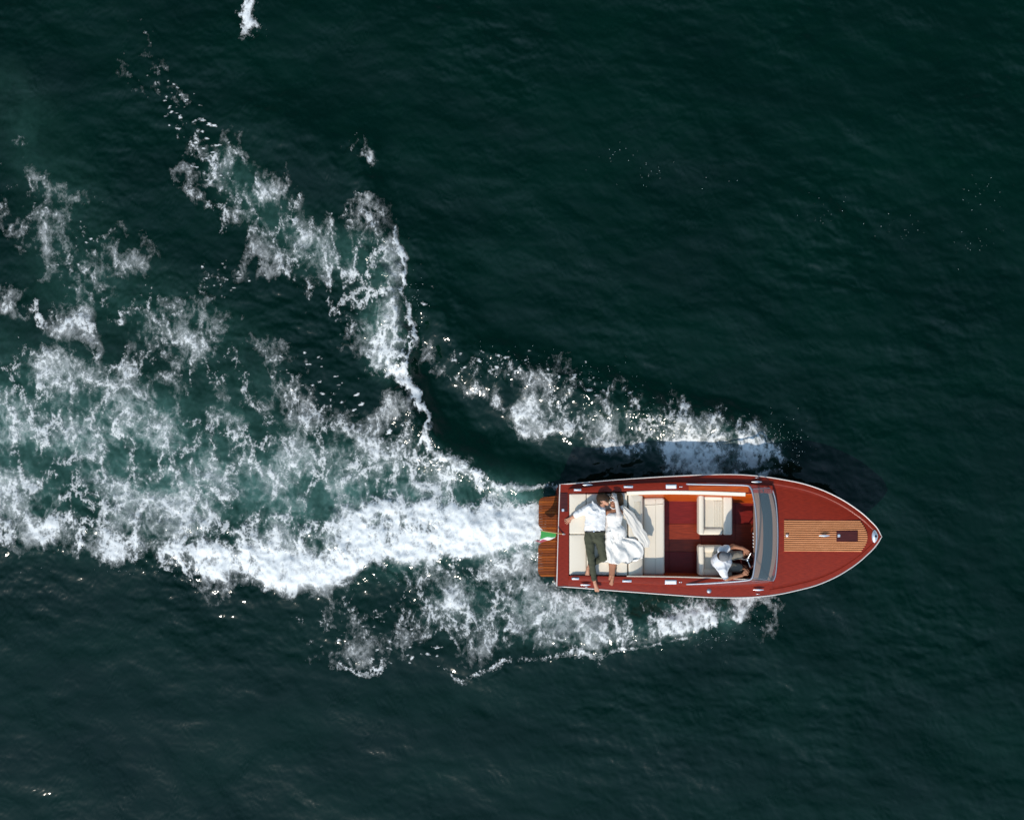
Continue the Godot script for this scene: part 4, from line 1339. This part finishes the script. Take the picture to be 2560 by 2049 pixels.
func build_man() -> void:
	var base := z1(790, 800, 0.70)
	var p := thing("person", "person in white shirt and olive trousers lying barefoot on the sunpad", "person", base, "people on the boat")
	var put := func(called: String, m: ArrayMesh, material: Material) -> MeshInstance3D:
		var o := part(called, m, material, p)
		o.position = -base
		return o
	var up := (z1(876, 372, 0.85) - z1(925, 497, 0.85)).normalized()
	var out := (z1(960, 440, 0.90) - z1(895, 425, 0.85)).normalized()
	out = (out - up * out.dot(up)).normalized()
	var hc := z1(902, 432, 0.845)
	var arm := chain([z1(745, 520, 0.83), 0.05, z1(600, 592, 0.785), 0.043, z1(530, 636, 0.745), 0.029, z1(512, 648, 0.735), 0.026])
	var legs := chain([z1(735, 880, 0.82), 0.07, z1(760, 1110, 0.855), 0.05, z1(797, 1392, 0.825), 0.036])
	legs += chain([z1(850, 880, 0.81), 0.07, z1(905, 1125, 0.785), 0.05, z1(745, 1205, 0.755), 0.036, z1(722, 1250, 0.75), 0.034])
	var trunk := [[z1(755, 560, 0.81), 0.08, z1(745, 790, 0.80), 0.08], [z1(870, 570, 0.81), 0.08, z1(855, 790, 0.80), 0.08], [z1(880, 530, 0.82), 0.055, hc, 0.055], [z1(855, 570, 0.82), 0.06, z1(885, 520, 0.825), 0.055]]
	put.call("body", body([[arm + legs + trunk, 0.011, 0.03],
		[head(hc, up, out), 0.005, 0.022],
		[hand(z1(512, 648, 0.732), z1(478, 672, 0.716), Vector3(0.4, 0, -1), Vector3(0, -0.25, 0), 1.5), 0.0042, 0.008],
		[foot(z1(800, 1412, 0.82), z1(824, 1500, 0.80), Vector3(-1, 0.1, 0)), 0.005, 0.012],
		[foot(z1(722, 1250, 0.752), z1(714, 1322, 0.745), Vector3(1, 0.1, 0)), 0.005, 0.012]]), M.skin)
	var hr := []
	for q in [[872, 392, 0.86, 0.074], [905, 388, 0.875, 0.072], [940, 408, 0.875, 0.062], [862, 420, 0.85, 0.066], [868, 445, 0.86, 0.052], [905, 405, 0.91, 0.045], [948, 428, 0.90, 0.034]]:
		var c := z1(q[0], q[1], q[2])
		hr.append([c, q[3], c + Vector3(0.01, 0, 0.004), q[3]])
	put.call("hair", body([[hr, 0.006, 0.02, 0.006]]), M.hair_brown)
	var sh := chain([z1(742, 522, 0.835), 0.076, z1(655, 567, 0.80), 0.064, z1(582, 603, 0.785), 0.056])
	sh += [[z1(750, 530, 0.83), 0.085, z1(878, 548, 0.83), 0.08], [z1(757, 575, 0.82), 0.10, z1(737, 780, 0.81), 0.094], [z1(868, 585, 0.82), 0.10, z1(862, 780, 0.81), 0.094], [z1(800, 580, 0.84), 0.105, z1(798, 770, 0.825), 0.10]]
	sh += [[z1(812, 508, 0.86), 0.045, z1(776, 448, 0.85), 0.010], [z1(850, 520, 0.885), 0.018, z1(872, 560, 0.90), 0.014], [z1(905, 545, 0.87), 0.016, z1(872, 562, 0.90), 0.014]]
	put.call("shirt", body([[sh, 0.010, 0.025, 0.013, [[z1(798, 806, 0.82), Vector3(0.03, 0, 1).normalized()]]]]), M.shirt)
	var tr := chain([z1(735, 870, 0.82), 0.098, z1(752, 1100, 0.855), 0.068, z1(792, 1378, 0.825), 0.047])
	tr += chain([z1(852, 875, 0.815), 0.095, z1(905, 1120, 0.79), 0.066, z1(752, 1202, 0.757), 0.047])
	tr += [[z1(738, 820, 0.81), 0.094, z1(862, 818, 0.81), 0.094], [z1(798, 815, 0.825), 0.10, z1(798, 880, 0.82), 0.10]]
	put.call("trousers", body([[tr, 0.010, 0.025, 0.011, [[z1(798, 804, 0.82), Vector3(-0.03, 0, -1).normalized()]]]]), M.olive)
	put.call("belt", body([[[[z1(738, 806, 0.81), 0.099, z1(862, 804, 0.81), 0.099], [z1(798, 805, 0.825), 0.106, z1(798, 806, 0.825), 0.106]], 0.008, 0.025, 0.0, [[z1(798, 815, 0.82), Vector3(0.03, 0, 1).normalized()], [z1(798, 794, 0.82), Vector3(-0.03, 0, -1).normalized()]]]]), M.leather)
	put.call("belt_buckle", pad([z1(782, 797, 0.93), z1(797, 797, 0.93), z1(797, 814, 0.93), z1(782, 814, 0.93)], -0.008, 0.006, 0.004, 0.003), M.chrome)
	# dark glasses seen from the side
	var s := up.cross(out).normalized()
	if s.y < 0.0: s = -s
	var g := put.call("sunglasses", tube([hc + s * 0.088 - out * 0.01 + up * 0.012, hc + s * 0.085 + out * 0.06 + up * 0.014, hc + s * 0.05 + out * 0.092 + up * 0.012, hc + out * 0.10 + up * 0.012], 0.006, 6), M.dark) as Node
	part("lens", tube([hc + s * 0.06 + out * 0.082 + up * 0.004, hc + s * 0.03 + out * 0.096 + up * 0.002], [0.018, 0.02], 8), M.dark, g)
	eyes(hc - base, up, out, p)

func build_woman() -> void:
	var base := z1(1040, 800, 0.70)
	var p := thing("person", "person in long white dress and lace gloves lying beside the white shirt", "person", base, "people on the boat")
	var put := func(called: String, m: ArrayMesh, material: Material, parent: Node = p) -> MeshInstance3D:
		var o := part(called, m, material, parent)
		if parent == p: o.position = -base
		return o
	var up := (z1(1042, 370, 0.83) - z1(1012, 500, 0.83)).normalized()
	var out := Vector3(-0.32, 0.94, 0.12)
	out = (out - up * out.dot(up)).normalized()
	var hc := z1(1030, 438, 0.815)
	var right := chain([z1(962, 585, 0.80), 0.046, z1(945, 715, 0.785), 0.036, z1(931, 830, 0.765), 0.026])
	var left := chain([z1(1112, 580, 0.80), 0.045, z1(1092, 612, 0.93), 0.038, z1(1058, 445, 0.975), 0.027])
	var legs := chain([z1(990, 860, 0.78), 0.07, z1(985, 1060, 0.775), 0.05, z1(1000, 1200, 0.78), 0.045, z1(990, 1335, 0.80), 0.03])
	legs += chain([z1(1080, 860, 0.78), 0.07, z1(1050, 1060, 0.785), 0.05, z1(1030, 1210, 0.80), 0.044, z1(1018, 1345, 0.825), 0.03])
	var trunk := [[z1(965, 575, 0.80), 0.05, z1(1108, 570, 0.80), 0.05], [z1(1000, 610, 0.79), 0.075, z1(1010, 760, 0.79), 0.07], [z1(1070, 610, 0.79), 0.075, z1(1065, 760, 0.79), 0.07], [z1(1030, 570, 0.80), 0.05, z1(1024, 500, 0.805), 0.043], [z1(1000, 620, 0.845), 0.05, z1(1062, 615, 0.845), 0.05], [z1(1000, 800, 0.79), 0.09, z1(1090, 810, 0.79), 0.09]]
	put.call("body", body([[right + left + legs + trunk, 0.011, 0.028], [head(hc, up, out, 0.95), 0.005, 0.022],
		[foot(z1(990, 1340, 0.80), z1(985, 1372, 0.795) + Vector3(0, -0.03, 0.02), Vector3(1, 0.1, 0), 0.85), 0.005, 0.012],
		[foot(z1(1018, 1350, 0.825), z1(1000, 1425, 0.80), Vector3(-1, 0.1, 0), 0.88), 0.005, 0.012]]), M.tan)
	var hr := []
	for q in [[1058, 392, 0.80, 0.080], [1096, 385, 0.775, 0.062], [1106, 425, 0.77, 0.052], [1112, 462, 0.76, 0.044], [1030, 375, 0.82, 0.058], [1080, 410, 0.80, 0.06]]:
		var c := z1(q[0], q[1], q[2])
		hr.append([c, q[3], c + Vector3(0.008, 0, 0.012), q[3]])
	put.call("hair", body([[hr, 0.006, 0.018, 0.008]]), M.hair_fair)
	# lace gloves to above the elbow, each with its hand
	put.call("glove", body([[chain([z1(956, 640, 0.797), 0.047, z1(945, 715, 0.785), 0.041, z1(931, 832, 0.765), 0.030]), 0.009, 0.015, 0.004], [hand(z1(931, 832, 0.763), z1(934, 868, 0.755), Vector3(1, 0, 0.1), Vector3(0, -0.2, 0), 0.5, 0.92), 0.0042, 0.008]]), M.lace)
	put.call("glove", body([[chain([z1(1100, 596, 0.86), 0.047, z1(1092, 612, 0.93), 0.043, z1(1058, 445, 0.975), 0.032, z1(1052, 420, 0.965), 0.028]), 0.009, 0.015, 0.004], [hand(z1(1052, 415, 0.962), z1(1044, 382, 0.935), Vector3(1, 0, 0.2), Vector3(-0.3, -0.6, 0), 0.5, 0.92), 0.0042, 0.008]]), M.lace)
	# the fitted top of the dress
	var bd := [[z1(988, 625, 0.80), 0.082, z1(1000, 720, 0.79), 0.075], [z1(1082, 625, 0.80), 0.082, z1(1072, 720, 0.79), 0.075], [z1(1000, 630, 0.845), 0.060, z1(1062, 626, 0.845), 0.060], [z1(1036, 640, 0.82), 0.085, z1(1036, 760, 0.81), 0.083], [z1(1000, 790, 0.795), 0.095, z1(1105, 800, 0.795), 0.10], [z1(1020, 720, 0.80), 0.08, z1(1060, 800, 0.80), 0.10]]
	bd += [[z1(985, 830, 0.80), 0.088, z1(985, 930, 0.80), 0.078], [z1(1090, 840, 0.80), 0.09, z1(1070, 930, 0.80), 0.078]]
	put.call("bodice", body([[bd, 0.009, 0.03, 0.010, [[z1(1036, 585, 0.82), Vector3(0.12, -0.25, -1).normalized()]]]]), M.dress)
	# the skirt spread over the cushions: a folded sheet with an upper and an under side
	var rows := [[960, 800, 1150, 790], [948, 850, 1185, 825], [915, 915, 1180, 880], [880, 965, 1290, 895], [868, 1010, 1345, 935], [880, 1065, 1382, 1000], [872, 1110, 1388, 1060], [850, 1162, 1372, 1135]]
	var rings := []
	var n := 44
	for i in 29:
		var f := i / 28.0 * (rows.size() - 1)
		var k := mini(int(f), rows.size() - 2)
		var w := f - k
		var a: Array = rows[k]
		var b: Array = rows[k + 1]
		var v := i / 28.0
		var ring := PackedVector3Array()
		for side in 2:
			for j in n + 1:
				var u := j / float(n) if side == 0 else 1.0 - j / float(n)
				var x := lerpf(lerpf(a[0], b[0], w), lerpf(a[2], b[2], w), u)
				var y := lerpf(lerpf(a[1], b[1], w), lerpf(a[3], b[3], w), u)
				y += 58.0 * v * v * sin(u * PI) * (0.75 + 0.25 * cos(u * 17.0)) + 9.0 * v * v * sin(u * 31.0)
				var h := 0.715 + 0.004
				if side == 0:
					h = 0.735
					for leg in [[985.0, 75.0, 0.165], [1050.0, 80.0, 0.175]]:
						h = maxf(h, 0.725 + leg[2] * (1.0 - 0.15 * v) * exp(-pow((x - leg[0] - 30.0 * (1.0 - v) * (1.0 if leg[0] > 1000 else 0.0)) / leg[1], 2.0)))
					# long folds that sweep from the hip out to the hem
					var sweep := u * 5.2 + (1.0 - v) * 2.4
					h += (0.008 + 0.017 * smoothstep(0.2, 0.9, v)) * sin(sweep * 4.2 + 1.3 * sin(u * 6.0)) * sin(PI * minf(u * 6.0, 1.0) / 2.0)
					h += (0.003 + 0.006 * v) * sin(sweep * 9.5 + 2.1 * sin(u * 11.0 + v * 5.0)) + 0.004 * sin(sweep * 19.0 - v * 6.0)
					h += 0.014 * v * sin(v * 14.0 - u * 8.0) * smoothstep(0.45, 0.8, u)
					h += 0.008 * folds.get_noise_3d(x * 0.012, y * 0.012, 3.0)
					h = lerpf(0.725, maxf(h, 0.722), smoothstep(0.0, 0.05, u) * smoothstep(1.0, 0.95, u))
				ring.append(z1(x, y, h))
		rings.append(ring)
	put.call("skirt", skin(rings, true, true, true), M.dress)
	# the long white scarf of tulle blowing from the shoulder over the bench back
	var mid := [[1118, 500, 14, 0.86], [1150, 535, 30, 0.83], [1205, 600, 54, 0.79], [1270, 700, 66, 0.775], [1326, 800, 70, 0.765], [1378, 880, 62, 0.74], [1408, 940, 54, 0.72], [1414, 996, 40, 0.70]]
	var scarf := []
	for i in 29:
		var f := i / 28.0 * (mid.size() - 1)
		var k := mini(int(f), mid.size() - 2)
		var w := f - k
		var q := []
		for c in 4:
			q.append(cubic_interpolate(mid[k][c], mid[k + 1][c], mid[maxi(k - 1, 0)][c], mid[mini(k + 2, mid.size() - 1)][c], w))
		var d := Vector2(mid[k + 1][0] - mid[k][0], mid[k + 1][1] - mid[k][1]).normalized()
		var s := Vector2(d.y, -d.x)
		var ring := PackedVector3Array()
		for side in 2:
			for j in 25:
				var u := j / 24.0 if side == 0 else 1.0 - j / 24.0
				var off: float = (u - 0.5) * 2.0 * q[2] * (1.0 + 0.10 * sin(f * 5.0 + u * 3.0))
				var h: float = q[3] + 0.008 * sin(u * 10.0 + f * 1.1 + 1.5 * sin(f * 1.7)) + 0.003 * sin(u * 25.0 - f * 0.8) * minf(1.0, f) - 0.03 * absf(u - 0.5) - (0.004 if side == 1 else 0.0)
				ring.append(z1(q[0] + s.x * off, q[1] + s.y * off + 6.0 * sin(u * 9.0) * f / 7.0, h))
		scarf.append(ring)
	put.call("scarf", skin(scarf, true, true, true), M.tulle)
	# white framed sunglasses
	var s := up.cross(out).normalized()
	var o := hc - base
	var g := put.call("sunglasses", tube([o + s * 0.07 + out * 0.03 + up * 0.012, o + s * 0.06 + out * 0.085 + up * 0.014, o + out * 0.102 + up * 0.016, o - s * 0.06 + out * 0.085 + up * 0.014, o - s * 0.07 + out * 0.03 + up * 0.012], 0.007, 8), M.white) as MeshInstance3D
	g.position = Vector3.ZERO
	for k in [-1.0, 1.0]:
		var c: Vector3 = o + s * k * 0.034 + out * 0.094 + up * 0.004
		part("frame", tube([c - out * 0.004, c + out * 0.003, c + out * 0.006], [0.026, 0.026, 0.023], 14), M.white, g)
		part("lens", tube([c, c + out * 0.006, c + out * 0.009], [0.020, 0.020, 0.016], 12), M.dark, g)
	part("necklace", tube(bend([z1(985, 508, 0.845) - base, z1(1005, 528, 0.862) - base, z1(1030, 535, 0.865) - base, z1(1055, 525, 0.85) - base], 4), 0.008, 6), M.dress, p)
	eyes(o, up, out, p)

func build_driver() -> void:
	var base := z2(780, 1170, 0.48)
	var p := thing("person", "person in grey cap, white shirt and grey shorts driving at the wheel", "person", base, "people on the boat")
	var put := func(called: String, m: ArrayMesh, material: Material) -> MeshInstance3D:
		var o := part(called, m, material, p)
		o.position = -base
		return o
	var up := Vector3(0.10, 1.0, 0.02).normalized()
	var out := Vector3(1.0, -0.16, 0.10)
	out = (out - up * out.dot(up)).normalized()
	var hc := z2(812, 1102, 1.22)
	var a1 := chain([z2(795, 1030, 1.0), 0.05, z2(925, 985, 0.83), 0.043, z2(1040, 1008, 0.87), 0.029, z2(1058, 1018, 0.875), 0.027])
	var a2 := chain([z2(800, 1275, 1.0), 0.05, z2(848, 1372, 0.83), 0.043, z2(1030, 1330, 0.85), 0.029, z2(1046, 1322, 0.855), 0.027])
	var l1 := chain([z2(790, 1110, 0.585), 0.08, z2(1035, 1085, 0.63), 0.058, z2(1080, 1085, 0.28), 0.04])
	var l2 := chain([z2(790, 1225, 0.585), 0.08, z2(1055, 1245, 0.63), 0.058, z2(1100, 1235, 0.28), 0.04])
	var trunk := [[z2(755, 1170, 0.60), 0.12, z2(785, 1155, 0.92), 0.12], [z2(795, 1060, 0.98), 0.06, z2(800, 1250, 0.98), 0.06], [z2(800, 1140, 1.0), 0.055, hc - up * 0.05, 0.055]]
	put.call("body", body([[a1 + a2 + l1 + l2 + trunk, 0.012, 0.03], [head(hc, up, out), 0.005, 0.022],
		[hand(z2(1058, 1018, 0.877), z2(1082, 1040, 0.90), Vector3(0.7, 0.2, -0.6), Vector3(0.2, -0.8, 0.3), 0.5), 0.0045, 0.008],
		[hand(z2(1046, 1322, 0.857), z2(1072, 1300, 0.88), Vector3(-0.6, -0.2, -0.7), Vector3(0.2, -0.8, -0.3), 0.5), 0.0045, 0.008],
		[foot(z2(1085, 1085, 0.205), z2(1150, 1088, 0.185), Vector3(0, 0, 1)), 0.006, 0.012],
		[foot(z2(1105, 1235, 0.205), z2(1170, 1232, 0.185), Vector3(0, 0, 1)), 0.006, 0.012]]), M.tan)
	var sh := [[z2(750, 1165, 0.60), 0.14, z2(778, 1155, 0.90), 0.145], [z2(790, 1180, 0.62), 0.13, z2(825, 1170, 0.86), 0.13], [z2(792, 1050, 0.985), 0.078, z2(798, 1258, 0.985), 0.078], [z2(790, 1200, 0.78), 0.14, z2(800, 1230, 0.92), 0.12]]
	sh += [[z2(795, 1030, 0.995), 0.075, z2(848, 1008, 0.92), 0.066], [z2(800, 1280, 0.995), 0.075, z2(828, 1338, 0.915), 0.066]]
	put.call("shirt", body([[sh, 0.011, 0.03, 0.013]]), M.pale_blue)
	var st := chain([z2(785, 1110, 0.585), 0.10, z2(1015, 1085, 0.63), 0.075]) + chain([z2(785, 1228, 0.585), 0.10, z2(1035, 1245, 0.63), 0.075])
	put.call("shorts", body([[st, 0.011, 0.03, 0.012, [[z2(1035, 1160, 0.6), Vector3(1, 0, 0.1).normalized()]]]]), M.grey_shorts)
	put.call("hair", body([[[[hc - out * 0.03 - up * 0.01, 0.086, hc - out * 0.02 + up * 0.02, 0.088], [hc - out * 0.045 - up * 0.05, 0.06, hc - out * 0.03, 0.08]], 0.007, 0.02, 0.004]]), M.hair_brown)
	var cap := put.call("cap", body([[[[hc - out * 0.008 + up * 0.045, 0.094, hc + out * 0.004 + up * 0.06, 0.088]], 0.006, 0.02, 0.003, [[hc + up * 0.03, -up]]]]), M.cap_grey) as Node
	var s := up.cross(out).normalized()
	var brim := []
	for i in 9:
		var ring := PackedVector3Array()
		var t := (i / 8.0 - 0.5) * 2.0
		for q in [[0.0, 0.004], [0.5, 0.006], [1.0, 0.003], [1.0, -0.002], [0.5, 0.0], [0.0, -0.003]]:
			var reach: float = 0.068 + (0.108 * sqrt(1.0 - t * t * 0.75) - 0.02) * q[0]
			ring.append(hc + out * reach + s * t * 0.076 + up * (0.034 + q[1] - 0.02 * t * t - 0.012 * q[0]))
		brim.append(ring)
	part("brim", skin(brim, true, true, true), M.cap_grey, cap)
	part("button", disc(hc + up * 0.146, 0.009, 0.006, 0.004, 8), M.cap_grey, cap)
	var w := z2(1040, 1008, 0.87)
	var d := (z2(1058, 1018, 0.875) - z2(925, 985, 0.83)).normalized()
	put.call("wristwatch", tube([w - d * 0.014, w - d * 0.012, w + d * 0.012, w + d * 0.014], [0.03, 0.035, 0.035, 0.03], 14), M.leather)
	eyes(hc - base, up, out, p)
